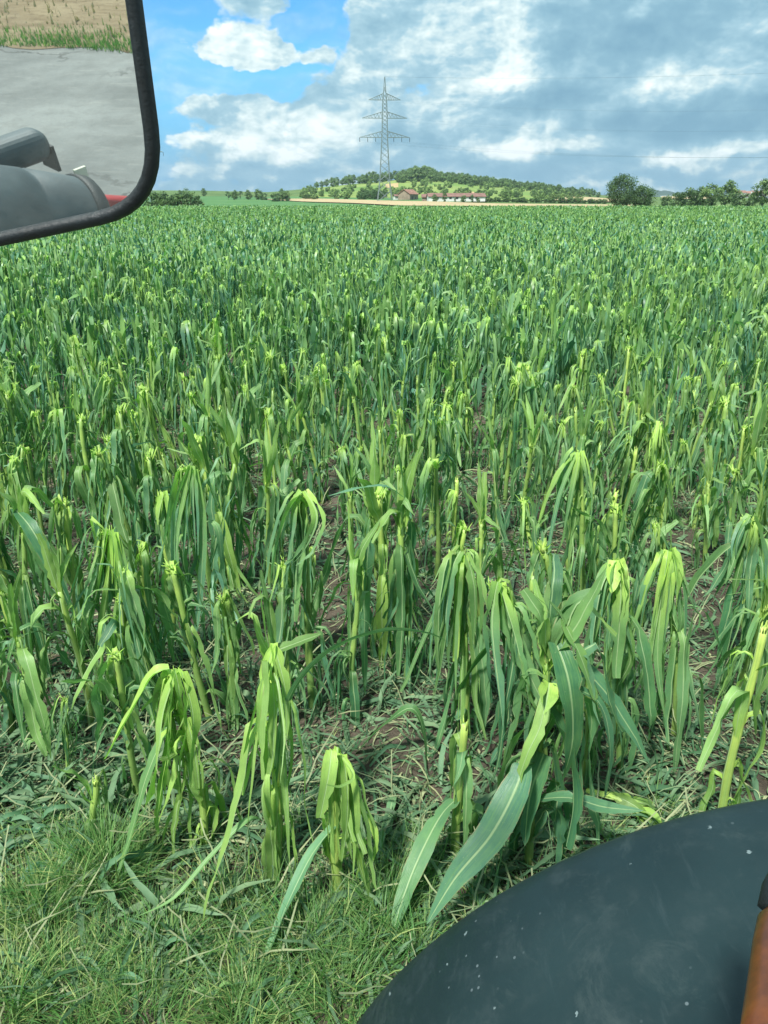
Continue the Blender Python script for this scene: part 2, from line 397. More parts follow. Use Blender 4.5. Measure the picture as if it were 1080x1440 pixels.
patch('green_field', M['crop_green'], -500, 640, 215, [(-500, 640), (290, 640), (400, 600), (640, 430)], .35)
patch('tan_field', M['tan'], 372, 900, [(372, 520), (450, 400), (560, 260), (900, 212)], [(372, 530), (450, 500), (560, 385), (700, 325), (900, 320)], .7)
patch('ochre_field', M['tan2'], 542, 560, 690, 770, .6, 6, 8)
patch('tan_field', M['tan'], 775, 872, 470, [(775, 600), (820, 680), (872, 640)], .6, 12, 8)
patch('tan_field', M['tan'], 930, 1010, 700, 900, .6, 12, 8)
patch('orchard_slope', M['orchard_grass'], 425, 790, [(425, 560), (560, 470), (700, 430), (790, 470)], 835, .4)
patch('stubble_strip', M['tan'], -200, 345, 197, 214, .25, 20, 3)
patch('pale_field', M['tan2'], 640, 668, 560, 640, .65, 8, 6)
# near field soil with clods
def build_soil():
    nx, ny = 150, 150; x0, x1, y0, y1 = -7.0, 7.0, 1.25, 12.0
    rng = np.random.default_rng(5)
    def smooth_noise(n, m, k):
        a = rng.random((n // k + 3, m // k + 3)); yi = np.linspace(0, n / k, n + 1); xi = np.linspace(0, m / k, m + 1)
        iy = yi.astype(int); fy = (yi - iy)[:, None]; ix = xi.astype(int); fx = (xi - ix)[None]
        A = a[np.ix_(iy, ix)]; B = a[np.ix_(iy, ix + 1)]; C = a[np.ix_(iy + 1, ix)]; D = a[np.ix_(iy + 1, ix + 1)]
        return (A * (1 - fx) + B * fx) * (1 - fy) + (C * (1 - fx) + D * fx) * fy
    h = smooth_noise(ny, nx, 12) * .03 + smooth_noise(ny, nx, 4) * .025 + smooth_noise(ny, nx, 2) * .018 + rng.random((ny + 1, nx + 1)) * .008
    yy, xx = np.mgrid[0:ny + 1, 0:nx + 1]
    X = x0 + (x1 - x0) * xx / nx; Y = y0 + (y1 - y0) * yy / ny
    e = np.minimum(np.minimum(xx, nx - xx), np.minimum(yy, ny - yy)) / 4.0; e = np.clip(e, 0, 1)
    Z = h * e - .03 + .005 * (1 - e) + .01
    vs = list(zip(X.ravel().tolist(), Y.ravel().tolist(), Z.ravel().tolist()))
    fs = [(j * (nx + 1) + i, j * (nx + 1) + i + 1, (j + 1) * (nx + 1) + i + 1, (j + 1) * (nx + 1) + i) for j in range(ny) for i in range(nx)]
    mb = MB(); mb.add(vs, fs); tag(mb.build('soil', M['soil'], smooth=True), kind='structure')
    mb = MB(); mb.add([(-260, 1.3, -.024), (260, 1.3, -.024), (260, 190, -.024), (-260, 190, -.024)], [(0, 1, 2, 3)])
    tag(mb.build('field_soil', M['soil']), kind='structure')
build_soil()
# far blue hill
def far_hill():
    mb = MB(); vs = []; fs = []; n = 60; m = 8
    prof = [(800, 281), (860, 272), (885, 270), (905, 267.5), (930, 267.5), (955, 270), (985, 274.5), (1010, 277), (1060, 278.5), (1110, 281)]
    for j in range(m + 1):
        for i in range(n + 1):
            px = 800 + 310 * i / n; a, e = azel(px, float(np.interp(px, *zip(*prof))))
            f = math.sin(math.pi / 2 * j / m) if j <= m else 0
            r = 3700 + 500 * j / m; x, y = polar(a, r)
            vs.append((x, y, -2 + (CAMH + math.tan(R(e)) * 4200 + 2) * f + 3 * math.sin(i * 1.7) * f * (i % 3)))
    for j in range(m):
        for i in range(n):
            q = j * (n + 1) + i; fs.append((q, q + 1, q + n + 2, q + n + 1))
    mb.add(vs, fs); tag(mb.build('far_hill', M['forest_far'], smooth=True), kind='structure')
far_hill()

# ------------------------------------------------------------------ trees
def crown_mb(rng, H, Wd, base, nclump, nleaf, ls, light=.3, shape=1.0):
    mb = MB()
    cl = []
    for i in range(nclump):
        th = rng.uniform(0, 2 * math.pi); z = rng.uniform(-1, 1); rr = (1 - abs(z) ** 2.2) ** .5 if shape else 1
        rad = rng.uniform(.25, 1.0) ** .5 * rr
        cx = math.cos(th) * rad * Wd * .40 * rng.uniform(.8, 1.12); cy = math.sin(th) * rad * Wd * .40 * rng.uniform(.8, 1.12)
        cz = base + (H - base) * (.5 + .40 * z) + rng.gauss(0, .03) * H
        cl.append((cx, cy, cz, max(Wd, H * .55) * rng.uniform(.10, .20), rng.random()))
    for (cx, cy, cz, cr, tn) in cl:
        for k in range(nleaf):
            d = Vector((rng.gauss(0, 1), rng.gauss(0, 1), rng.gauss(0, 1))).normalized() * (cr * rng.uniform(.35, 1.1))
            c = Vector((cx, cy, cz)) + Vector((d.x, d.y, d.z * .8))
            nn = (d.normalized() + Vector((rng.gauss(0, .5), rng.gauss(0, .5), rng.gauss(0, .5) + .3))).normalized()
            a = nn.orthogonal().normalized(); b = nn.cross(a); s = ls * rng.uniform(.6, 1.3)
            an = rng.uniform(0, 6.3); A = a * math.cos(an) + b * math.sin(an); B = nn.cross(A)
            mb.add([c - A * s, c + B * s * .55, c + A * s, c - B * s * .55], [(0, 1, 2, 3)], tone=(light * tn + rng.random() * .15, rng.random() * .5, tn))
    return mb, cl
def trunk_mb(rng, H, base, r, cl, limbs=7):
    mb = MB(); top = Vector((rng.gauss(0, .03) * H, rng.gauss(0, .03) * H, base + (H - base) * .6))
    mb.tube([(0, 0, -.4), (0, 0, .2), top * .5, top], [r * 1.5, r, r * .75, r * .3], 7)
    for c in cl[:limbs]:
        s = top * rng.uniform(.35, .8); e = Vector(c[:3]); mid = (s + e) / 2 + Vector((0, 0, -.05 * H))
        mb.tube([s, mid, e], [r * .4, r * .25, r * .1], 5)
    return mb
TREES = {}
def tree_proto(key, name, seed, H, Wd, base, ncl, nl, ls, light, limbs=7):
    rng = random.Random(seed); cm, cl = crown_mb(rng, H, Wd, base, ncl, nl, ls, light); tm = trunk_mb(rng, H, base, max(.12, H * .02), cl, limbs)
    TREES[key] = (name, cm.build('crown', M['foliage'] if key[:4] in ('bush', 'thin') else M['foliage_pale']), tm.build('trunk', M['bark']), H)
    for o in TREES[key][1:3]: COL.objects.unlink(o)
for i in range(3): tree_proto('wood%d' % i, 'broadleaf_tree', 10 + i, 10, 10.5, .8, 38, 46, .46, .4)
for i in range(3): tree_proto('orch%d' % i, 'fruit_tree', 20 + i, 5, 6.0, .5, 24, 38, .34, .9)
for i in range(2): tree_proto('tall%d' % i, 'poplar_tree', 30 + i, 12, 6.5, .4, 36, 46, .40, .3)
for i in range(3): tree_proto('bush%d' % i, 'bush', 40 + i, 4, 5.5, .1, 26, 50, .24, .3, 4)
for i in range(2): tree_proto('thin%d' % i, 'sparse_tree', 50 + i, 7, 5.5, 2.0, 13, 34, .32, .2)
used_tree = set()
def tree(key, px, r, h, label, cat, group=None, wide=1.0, rz=None):
    name, cm, tm, H = TREES[key]
    a = azel(px, 281)[0]; x, y = polar(a, r)
    t = empty(name, (x, y, terr(x, y) - .1), rz if rz is not None else (px * 7.3 + r) % 6.28); s = h / H; t.scale = (s * wide, s * wide, s)
    tag(t, label, cat, group)
    for src in (tm, cm):
        c = src.copy(); c.parent = t; COL.objects.link(c)
    return t
rt = random.Random(77)
# near edge: left hedge bushes, right big tree with its bushes
for i, (px, r, h, w) in enumerate([(212, 222, 4.6, 1.0), (226, 220, 4.3, 1.1), (243, 222, 3.8, 1.0), (255, 219, 4.2, 1.0), (268, 218, 4.3, 1.0), (278, 217, 2.6, 1.1), (232, 216, 3.0, 1.2)]):
    tree('bush%d' % (i % 3), px, r, h, 'dark green bush in the hedge at the field edge beside the mirror', 'bush', 'hedge bushes left of the pylon', w)
def hero_tree(px, r, H, Wd, base, seed, label, ncl=90, nl=60, ls=.2, light=.12, name='broadleaf_tree'):
    rng = random.Random(seed); cm, cl = crown_mb(rng, H, Wd, base, ncl, nl, ls, light); tm = trunk_mb(rng, H, base, .22, cl, 12)
    x, y = polar(azel(px, 281)[0], r); t = empty(name, (x, y, terr(x, y) - .1)); tag(t, label, 'tree')
    tm.build('trunk', M['bark'], t); cm.build('crown', M['foliage'], t)
hero_tree(873, 232, 9.0, 9.2, .4, 3, 'big dark round tree standing alone at the far edge of the maize on the right', 110, 60)
hero_tree(902, 236, 6.2, 8.0, .2, 4, 'lower spreading tree touching the right side of the big dark tree', 90, 55)
for i, (px, h, k, lab) in enumerate([(951, 3.6, 'bush0', 'low bush just right of the lone spreading tree'), (970, 4.4, 'bush1', 'broad crowned tree in the right hand row, leftmost tall one'),
        (985, 4.8, 'bush1', 'round bushy tree in the middle of the right hand row'), (998, 5.2, 'wood1', 'taller round crowned tree in the right hand row'),
        (1020, 6.3, 'wood2', 'upright dense tree in the right hand row before the red roofs'), (1037, 3.2, 'bush2', 'small bush below the red roofed village houses'),
        (1055, 3.4, 'bush0', 'low round bush before the village at the right'), (1073, 5.6, 'wood0', 'upright tree at the right edge of the photo'),
        (936, 2.6, 'bush2', 'smallest bush right of the lone spreading tree'), (1100, 5.0, 'wood0', 'broad tree just beyond the right edge of view')]):
    tree(k, px, 285 + (i * 13) % 30, h * 1.38, lab, 'bush' if 'bush' in lab else 'tree')
# left skyline
for i, (px, r, h, k, w, lab) in enumerate([(287, 640, 6, 'wood0', .8, 'small solitary tree on the left skyline'), (254, 700, 4, 'wood1', 1.2, 'low rounded tree on the far left skyline'),
        (262, 640, 6, 'orch0', 1, 'pale airy tree on the skyline above the hedge'), (321, 520, 5.5, 'thin0', 1.0, 'leftmost tree of the loose orchard row'),
        (330, 515, 6, 'wood2', .9, 'second tree of the loose orchard row'), (338, 530, 5.5, 'thin1', 1.0, 'third tree of the loose orchard row'),
        (349, 520, 6, 'wood0', .9, 'fourth tree of the loose orchard row'), (363, 525, 6.5, 'wood1', .9, 'fifth, fuller tree of the loose orchard row'),
        (371, 515, 4.5, 'bush0', 1.0, 'bush closing the right end of the loose orchard row'),
        (388, 470, 5.0, 'bush1', 1.2, 'left half of the dark clump above the tan field'), (397, 470, 7.2, 'wood2', .8, 'tall dark tree above the start of the tan field'), (404, 468, 6.0, 'wood1', .8, 'right half of the dark clump above the tan field')]):
    tree(k, px, r, h, lab, 'tree' if 'bush' not in k else 'bush', None, w)
for px in (431, 437, 444): tree('bush%d' % (px % 3), px, 500, 3.2, 'small bush in the short row on the edge of the tan field', 'bush', 'bushes in a short row by the tan field')
# ridge woods
for i in range(80):
    px = 560 + 92 * rt.random(); r = rt.uniform(770, 860)
    hh = 6.4 + 5.5 * math.exp(-((px - 590) / 20) ** 2) + rt.uniform(-1.5, 1.2)
    tree('wood%d' % (i % 3), px, r, hh, 'tree of the dense wood crowning the hill behind the pylon', 'tree', 'trees of the hilltop wood', 1.1)
for i, (px, h) in enumerate([(468, 9), (474, 8), (491, 10), (497, 9), (514, 8), (519, 11), (530, 8.5), (538, 9), (548, 8.5), (556, 9), (505, 7), (482, 7), (460, 7), (453, 6), (446, 6), (526, 10), (543, 9), (510, 9), (487, 8)]):
    tree('wood%d' % (i % 3), px, 830 + rt.uniform(-20, 20), h, 'rounded tree on the ridge left of the hilltop wood', 'tree', 'trees on the ridge left of the hilltop wood')
for i in range(90):
    px = 645 + 190 * (i + rt.random()) / 90; h = 8.2 - 3.2 * (px - 645) / 190 + rt.uniform(-1, 1.5)
    tree(('wood%d' % (i % 3)) if i % 4 else 'tall%d' % (i % 2), px, 800 + rt.uniform(-40, 30), h, 'tree in the long belt running down the ridge right of the wood', 'tree', 'trees in the ridge belt right of the wood')
for i in range(230):
    px = 425 + 395 * rt.random(); r = rt.uniform(480, 820)
    if 538 < px < 564 and r > 600: continue
    tree('orch%d' % (i % 3), px, r, rt.uniform(2.6, 5.2), 'small orchard tree on the green slope below the ridge', 'fruit tree', 'orchard trees on the hillside')
for i in range(26):
    px = 506 + 34 * rt.random() if i < 16 else 640 + 180 * rt.random(); r = rt.uniform(455, 500) if i < 16 else rt.uniform(540, 640)
    tree('bush%d' % (i % 3), px, r, rt.uniform(3.5, 5.5), 'bushy tree in the thicket at the foot of the hill', 'bush', 'thicket at the foot of the hill')
for i in range(30):
    px = 665 + 190 * i / 30 + rt.uniform(-2, 2)
    tree('bush%d' % (i % 3), px, 395 + rt.uniform(-5, 5), rt.uniform(1.6, 2.6), 'bush in the low dark hedge between the two tan fields', 'bush', 'low hedge between the tan fields', 1.3)
for i, px in enumerate((611, 625, 652, 664, 672, 640)):
    tree('tall%d' % (i % 2) if i % 2 else 'wood0', px, 372, (3.6, 5.2, 3.2, 3.8, 2.4, 2.2)[i], 'dark tree standing in front of the long low farm building', 'tree', 'trees along the long farm building', .9)
for i, (px, h) in enumerate([(841, 4.5), (829, 3)]): tree('wood%d' % i, px, 700, h, ['distant tree just left of the big dark tree on the skyline', 'small distant tree on the tan rise right of the ridge'][1 - (i == 0)], 'tree')

# ------------------------------------------------------------------ buildings
def gable(mb_w, mb_r, L, Wd, h, rh, ov=.4):
    a, b = L / 2, Wd / 2
    vs = [(-a, -b, 0), (a, -b, 0), (a, b, 0), (-a, b, 0), (-a, -b, h), (a, -b, h), (a, b, h), (-a, b, h), (-a, 0, h + rh), (a, 0, h + rh)]
    mb_w.add(vs, [(0, 1, 5, 4), (2, 3, 7, 6), (1, 2, 6, 9, 5), (3, 0, 4, 8, 7)])
    k = rh / b; A = a + ov; B = b + ov; z0 = h - k * ov + .05; t = .22
    top = [(-A, -B, z0), (A, -B, z0), (A, 0, h + rh + .05), (-A, 0, h + rh + .05), (A, B, z0), (-A, B, z0)]
    v2 = top + [(x, y, z + t) for x, y, z in top]
    mb_r.add(v2, [(0, 1, 2, 3), (3, 2, 4, 5), (6, 9, 8, 7), (9, 11, 10, 8), (0, 6, 7, 1), (4, 10, 11, 5), (1, 7, 8, 2), (2, 8, 10, 4), (0, 3, 9, 6), (3, 5, 11, 9)])
def house(px, r, L, Wd, h, rh, rot, wall, roof, label, name='house', cat='house', group=None, wins=(), ztop=None, zoff=0):
    x, y = polar(azel(px, 281)[0], r); t = empty(name, (x, y, terr(x, y) + zoff), rot); tag(t, label, cat, group)
    w = MB(); rf = MB(); gable(w, rf, L, Wd, h, rh); w.build('wall', wall, t); rf.build('roof', roof, t)
    for (wx, wz, ww, wh) in wins:
        m = MB(); m.box((wx, -Wd / 2 - .02, wz), (ww, .08, wh)); m.build('window', M['dark'], t)
    return t
b = house(574, 428, 8.5, 7.0, 3.3, 2.1, R(58), M['wall_tan'], M['roof_red'], 'brown wooden barn with a terracotta gable roof at the foot of the pylon', 'barn', 'barn', wins=[(-1.8, 1.3, 1.2, 1.9), (1.6, 1.6, 1.0, .9)], zoff=-.4)
d = MB(); d.box((4.27, 0, 1.3), (.08, 2.2, 2.6)); d.build('door', M['dark'], b)
house(559, 432, 3.6, 3, 2.2, .6, R(20), M['wall_white'], M['roof_brown'], 'small white shed to the left of the brown barn', 'shed', 'shed', zoff=-.2)
house(641, 385, 26, 8, 2.0, 1.3, R(3), M['wall_white'], M['roof_brown'], 'long low farm building with a red brown roof behind the maize', 'farm_building', 'farm building', wins=[(x, 1.4, 1.1, .8) for x in (-9, -6, -3, 0, 3, 6, 9)], zoff=.3)
house(613, 392, 13, 7, 1.6, 1.2, R(-3), M['wall_tan'], M['roof_brown'], 'shorter brown roofed stable left of the long farm building', 'stable', 'stable', wins=[(x, 1.0, 1.2, .8) for x in (-4, 0, 4)], zoff=.3)
for i, (px, L, h, lab) in enumerate([(944, 70, 7, 'long white industrial hall on the horizon, left one'), (961, 45, 9, 'white boxy industrial hall in the middle of the horizon row'), (975, 60, 6, 'low white industrial hall at the right of the horizon row')]):
    x, y = polar(azel(px, 281)[0], 3000); t = empty('industrial_hall', (x, y, terr(x, y) + 8), R(10)); tag(t, lab, 'hall')
    w = MB(); w.box((0, 0, h / 2), (L, 25, h)); w.box((L * .2, 0, h + 1), (L * .3, 18, 2)); w.build('wall', M['wall_white'], t)
    w = MB(); w.box((0, 0, h + .3), (L + 1, 26, .5)); w.build('roof', M['steel'], t)
    for q in range(4):
        w = MB(); w.box((-L * .36 + q * L * .24, -12.53, h * .4), (L * .1, .1, h * .45)); w.build('door', M['dark'], t)
hs = [(1036, 14, 6), (1043, 12, 7), (1049, 15, 6), (1056, 12, 8), (1064, 14, 7), (1071, 12, 7), (1046, 18, 4), (1060, 16, 4), (1079, 13, 6), (1086, 12, 7)]
for i, (px, L, h) in enumerate(hs):
    house(px, 1350 + (i * 37) % 160, L * .62, 7, h * .62, 3.2, R(-30 + (i * 47) % 75), M['wall_white'], M['roof_red'], 'red roofed white walled house in the distant village at the right', 'village_house', 'house', 'houses of the distant village', wins=[(-2, 2.4, .9, 1.1), (2, 2.4, .9, 1.1)], zoff=7 if i not in (6, 7) else 4)

# ------------------------------------------------------------------ pylons and wires
def bar(mb, a, b, r): mb.tube([a, b], r, 4)
def pylon(px, r, label, Ht=50.0, rz=0.0):
    x, y = polar(azel(px, 281)[0], r); t = empty('lattice_pylon', (x, y, terr(x, y)), rz); tag(t, label, 'pylon', None)
    hb = 3.7
    def half(z):   # half width of the tower at height z
        return np.interp(z / Ht, [0, .18, .52, .80, .86, 1.0], [hb * .95, hb * .62, hb * .36, hb * .26, hb * .18, .06])
    m = MB(); th = .13
    cs = [(-1, -1), (1, -1), (1, 1), (-1, 1)]
    zs = [0]; 
    while zs[-1] < Ht * .86: zs.append(zs[-1] + max(1.6, half(zs[-1]) * 1.5))
    zs += [Ht * .93, Ht]
    for a, b in zip(zs[:-1], zs[1:]):
        wa, wb = half(a), half(b)
        for k in range(4):
            c, d_ = cs[k], cs[(k + 1) % 4]
            bar(m, (c[0] * wa, c[1] * wa, a), (c[0] * wb, c[1] * wb, b), th)
            bar(m, (c[0] * wa, c[1] * wa, a), (d_[0] * wb, d_[1] * wb, b), th * .55)
            bar(m, (d_[0] * wa, d_[1] * wa, a), (c[0] * wb, c[1] * wb, b), th * .55)
    m.build('tower', M['steel'], t)
    tips = []
    for (f, hl, n) in ((.823, 7.3, 2), (.682, 10.4, 2), (.53, 11.6, 3)):
        z = Ht * f; zt = z + 2.6; w = half(z); am = MB()
        for s in (-1, 1):
            for dy in (-1, 1):
                bar(am, (s * w, dy * w, z), (s * hl, 0, z), .10); bar(am, (s * w * .9, dy * w * .9, zt), (s * hl, 0, z), .10)
                for q in range(6):
                    f0, f1 = q / 6, (q + 1) / 6
                    lo = lambda g: (s * (w + (hl - w) * g), dy * w * (1 - g), z)
                    hi = lambda g: (s * (w * .9 + (hl - w * .9) * g), dy * w * .9 * (1 - g), zt + (z - zt) * g)
                    bar(am, lo(f0), hi((f0 + f1) / 2), .055); bar(am, hi((f0 + f1) / 2), lo(f1), .055)
            for q in range(n if n == 3 else 1):
                xx = s * (hl - q * (hl - 4.2) / 2 if n == 3 else hl); ins = MB()
                if n == 3:
                    ins.tube([(xx, 0, z)] + [(xx, 0, z - .25 * j - .1) for j in range(8)], [.04] + [.16 if j % 2 else .08 for j in range(8)], 6)
                    ins.build('insulator', M['dark'], t)
                tips.append((xx, 0, z - (1.9 if n == 3 else .1)))
        am.build('crossarm', M['steel'], t)
    return t, tips
PY, tips = pylon(541, 395, 'tall grey lattice pylon with three crossarms standing behind the maize field', 52.5, R(4))
PY2, tips2 = pylon(206, 455, 'second lattice pylon, mostly hidden behind the mirror with its arm tips showing', 45.5, R(-6))
def wire(a, b, sag, r=.035, n=40):
    m = MB(); pts = []
    for i in range(n + 1):
        f = i / n; p = a.lerp(b, f); p.z -= sag * 4 * f * (1 - f); pts.append(p)
    m.tube(pts, r, 4, tone=(0, 0, 0)); return m
def wires(P, tips, top, off, sag, label, group):
    from mathutils import Matrix
    mw = Matrix.Translation(P.location) @ Matrix.Rotation(P.rotation_euler.z, 4, 'Z')
    pts = [Vector((0, 0, top))] + [Vector(q) for q in tips]
    for i, q in enumerate(pts):
        a = mw @ q
        o = wire(a, a + off, sag if i else sag * .6, (.020, .008)[i > 0] if True else 0).build('power_line', M['wire'])
        tag(o, label if i else label.replace('conductor', 'earth wire at the very top'), 'power line', group)
wires(PY, tips, 52.5, Vector((330, -110, 0)), 9, 'thin conductor sagging from the tall pylon out to the right', 'wires right of the tall pylon')
wires(PY2, tips2, 45.5, Vector((-300, 60, 0)), 8, 'thin power line conductor running left from the hidden pylon', 'wires left of the hidden pylon')

# ------------------------------------------------------------------ tractor (mirror, mudguard, lamp) and the road it stands on
def fender_mat():
    m, t, b, o = new_mat('faded_dark_paint')
    P = t.node('ShaderNodeTexCoord').outputs['Object']
    n1 = t.noise(P, 3.0, 6, .6); n2 = t.noise(P, 14, 6, .7); n3 = t.noise(P, 42, 2, .5); n4 = t.noise(t.vmath('MULTIPLY', P, (30, 4, 12)), 2.0, 5, .7)
    c = t.mix(t.ramp(n1, .3, .7), (.006, .018, .020), (.013, .030, .032))
    c = t.mix(t.ramp(n2, .5, .75, 0, .6), c, (.028, .046, .048))
    c = t.mix(t.ramp(t.noise(P, 7, 8, .75, 1.2), .52, .66, 0, .55), c, (.034, .052, .051))
    c = t.mix(t.ramp(n4, .58, .76, 0, .3), c, (.040, .060, .063))
    vo = t.node('ShaderNodeTexVoronoi'); vo.inputs['Scale'].default_value = 38; vo.inputs['Randomness'].default_value = 1
    t.l.new(t.vmath('ADD', P, t.vmath('MULTIPLY', t.noise(P, 60, 3, .6, col=True), (.02, .02, .02))), vo.inputs['Vector'])
    vs_ = t.node('ShaderNodeSeparateColor'); t.l.new(vo.outputs['Color'], vs_.inputs[0])
    spk = t.math('MULTIPLY', t.ramp(t.math('DIVIDE', vo.outputs['Distance'], t.math('ADD', vs_.outputs[1], .25)), .08, .15, 1, 0), t.math('GREATER_THAN', vs_.outputs[0], .86))
    c = t.mix(t.math('MULTIPLY', spk, .55), c, (.26, .33, .33))
    vo2 = t.node('ShaderNodeTexVoronoi'); vo2.inputs['Scale'].default_value = 55; t.l.new(P, vo2.inputs['Vector'])
    sp2 = t.math('MULTIPLY', t.ramp(vo2.outputs['Distance'], .08, .14, 1, 0), t.ramp(t.noise(P, 5, 3), .50, .60))
    c = t.mix(t.math('MULTIPLY', sp2, .4), c, (.22, .27, .28))
    t.l.new(c, b.inputs['Base Color']); b.inputs['Specular IOR Level'].default_value = .36
    t.l.new(t.ramp(n2, .3, .7, .36, .6), b.inputs['Roughness'])
    bn = t.node('ShaderNodeBump'); bn.inputs['Strength'].default_value = .12; bn.inputs['Distance'].default_value = .004
    t.l.new(t.noise(P, 25, 5, .6), bn.inputs['Height']); t.l.new(bn.outputs[0], b.inputs['Normal'])
    return m
M['fender'] = fender_mat()
M['fender_rear'] = simple('dusty_grey_paint', (.060, .082, .088), .6, .25, 5, bump=.1)
m, t, b_, o_ = new_mat('mirror_glass'); b_.inputs['Base Color'].default_value = (.80, .86, .84, 1); b_.inputs['Metallic'].default_value = 1; b_.inputs['Roughness'].default_value = .012; M['mirror'] = m
df = t.node('ShaderNodeBsdfDiffuse'); df.inputs[0].default_value = (.42, .45, .42, 1); mxs = t.node('ShaderNodeMixShader')
Pm = t.node('ShaderNodeTexCoord').outputs['Object']; t.l.new(t.ramp(t.noise(Pm, 9, 6, .7, .8), .35, .75, .03, .17), mxs.inputs[0])
t.l.new(b_.outputs[0], mxs.inputs[1]); t.l.new(df.outputs[0], mxs.inputs[2]); t.l.new(mxs.outputs[0], o_.inputs[0])
m, t, b_, o_ = new_mat('amber_lens'); b_.inputs['Roughness'].default_value = .3
Pn = t.node('ShaderNodeTexCoord').outputs['Object']
t.l.new(t.mix(t.ramp(t.noise(t.vmath('MULTIPLY', Pn, (1, 1, .3)), 30, 5, .7), .35, .7), (.16, .050, .015), (.07, .024, .012)), b_.inputs['Base Color'])
M['amber'] = m
tractor = empty('tractor', (0.68, .6, 0)); tag(tractor, 'dark tractor of which only mirror, rounded mudguard and amber lamp are seen', 'tractor')
tl = Vector(tractor.location)
def loc(p): return Vector(p) - tl
def bez_round(pts, rad, n=8):
    """polygon (2D) with rounded corners"""
    out = []; m = len(pts)
    for i in range(m):
        p, a, b = Vector(pts[i]), Vector(pts[i - 1]), Vector(pts[(i + 1) % m])
        r = rad[i]; p0 = p + (a - p).normalized() * r; p1 = p + (b - p).normalized() * r
        for k in range(n + 1):
            f = k / n; out.append((1 - f) ** 2 * p0 + 2 * f * (1 - f) * p + f * f * p1)
    return out
# mirror plane: reflected rays look down and back on to the road
MC = at_d(95, 150, .80)
din = (MC - Vector((0, 0, CAMH))).normalized()
dout = Vector((-.50, -.84, -.30)).normalized()
MN = (dout - din).normalized()          # faces the driver
MU = (Vector((0, 0, 1)) - MN * MN.z).normalized(); MX = MU.cross(MN)   # right/up axes of the plane
def on_mirror(px, py):
    d = unproj(px, py); s = (MC - Vector((0, 0, CAMH))).dot(MN) / d.dot(MN)
    p = Vector((0, 0, CAMH)) + d * s; q = p - MC
    return (q.dot(MX), q.dot(MU))
def M3(uv, off=0.0): return MC + MX * uv[0] + MU * uv[1] + MN * off
def reflect_ray(px, py):
    d = unproj(px, py).normalized(); uv = on_mirror(px, py); p = M3(uv)
    return p, (d - MN * 2 * d.dot(MN)).normalized()
def refl_at(px, py, dist): p, d = reflect_ray(px, py); return p + d * dist
def refl_ground(px, py, z=0.0):
    p, d = reflect_ray(px, py); s = (z - p.z) / d.z; return p + d * s
outer = [on_mirror(*q) for q in ((-150, -210), (166, -260), (238, 297), (-130, 374))]
outer = bez_round(outer, [.05, .05, .068, .05])
cx = sum(p[0] for p in outer) / len(outer); cy = sum(p[1] for p in outer) / len(outer)
def inset(poly, d):
    out = []; n = len(poly)
    for i in range(n):
        a = Vector(poly[i - 2]); b = Vector(poly[(i + 2) % n]); tg = (b - a).normalized(); nn = Vector((-tg.y, tg.x))
        p = Vector(poly[i]); c = Vector((cx, cy)) - p
        if nn.dot(c) < 0: nn = -nn
        out.append(p + nn * d)
    return out
def shell():
    prof = [(0.015, -.016), (.003, -.010), (0.0, 0.0), (.002, .006), (.006, .009), (.010, .009), (.0125, .004), (.0135, .0005)]
    mb = MB(); n = len(outer); vs = []
    for (d_, o) in prof: vs += [loc(M3(p, o)) for p in inset(outer, d_)]
    fs = [(j * n + i, j * n + (i + 1) % n, (j + 1) * n + (i + 1) % n, (j + 1) * n + i) for j in range(len(prof) - 1) for i in range(n)]
    fs.append(tuple(range(n)))
    mb.add(vs, fs); return mb
mir = shell().build('side_mirror', M['rubber'], tractor, smooth=True)
g = MB(); gi = inset(outer, .0125); g.add([loc(M3(p, .0015)) for p in gi], [tuple(range(len(gi)))]); g.build('mirror_glass', M['mirror'], mir)
arm = MB(); a0 = M3(on_mirror(-120, 60), -.02); arm.tube([loc(a0), loc(a0 + Vector((0, .06, .05))), loc(a0 + Vector((.0, .06, .5))), loc(a0 + Vector((.3, -.1, .62)))], .012, 8); arm.build('mirror_arm', M['rubber'], tractor, smooth=True)
# mudguard: arc band around the wheel with a rolled far edge
def mudguard():
    C = Vector((.696, 0, .843)); Rf = .82; mb = MB(); vs = []; uv = []
    na = 72; prof = [(.853, -.075), (.852, -.045), (.842, -.018), (.825, -.003), (.80, .004), (.74, .010), (.62, .016), (.50, .020), (.38, .022), (.30, .020), (.27, .010), (.26, -.04), (.255, -.12)]
    for i in range(na + 1):
        a = R(200) - R(215) * i / na
        for (yy, dr) in prof:
            rr = Rf + dr; vs.append(loc((C.x + math.cos(a) * rr, yy, C.z + math.sin(a) * rr)))
    k = len(prof); fs = [(i * k + j, i * k + j + 1, (i + 1) * k + j + 1, (i + 1) * k + j) for i in range(na) for j in range(k - 1)]
    mb.add(vs, fs); return mb
mg = mudguard().build('mudguard', M['fender'], tractor, smooth=True)
sm = mg.modifiers.new('thickness', 'SOLIDIFY'); sm.thickness = .006; sm.offset = -1
ty = MB(); Cw = Vector((.684, .56, .76))
pr = [(-.20, .45), (-.23, .60), (-.225, .68), (-.19, .725), (-.1, .735), (0, .74), (.1, .735), (.19, .725), (.225, .68), (.23, .60), (.20, .45)]
vs = []; na = 64
for i in range(na):
    a = 2 * math.pi * i / na
    for j, (yy, rr) in enumerate(pr):
        r2 = rr + (.018 if (i % 4 < 2) and rr > .7 else 0); vs.append(loc((Cw.x + math.cos(a) * r2, Cw.y + yy, Cw.z + math.sin(a) * r2)))
k = len(pr); ty.add(vs, [(i * k + j, ((i + 1) % na) * k + j, ((i + 1) % na) * k + j + 1, i * k + j + 1) for i in range(na) for j in range(k - 1)])
wh = ty.build('wheel', M['tyre'], tractor)
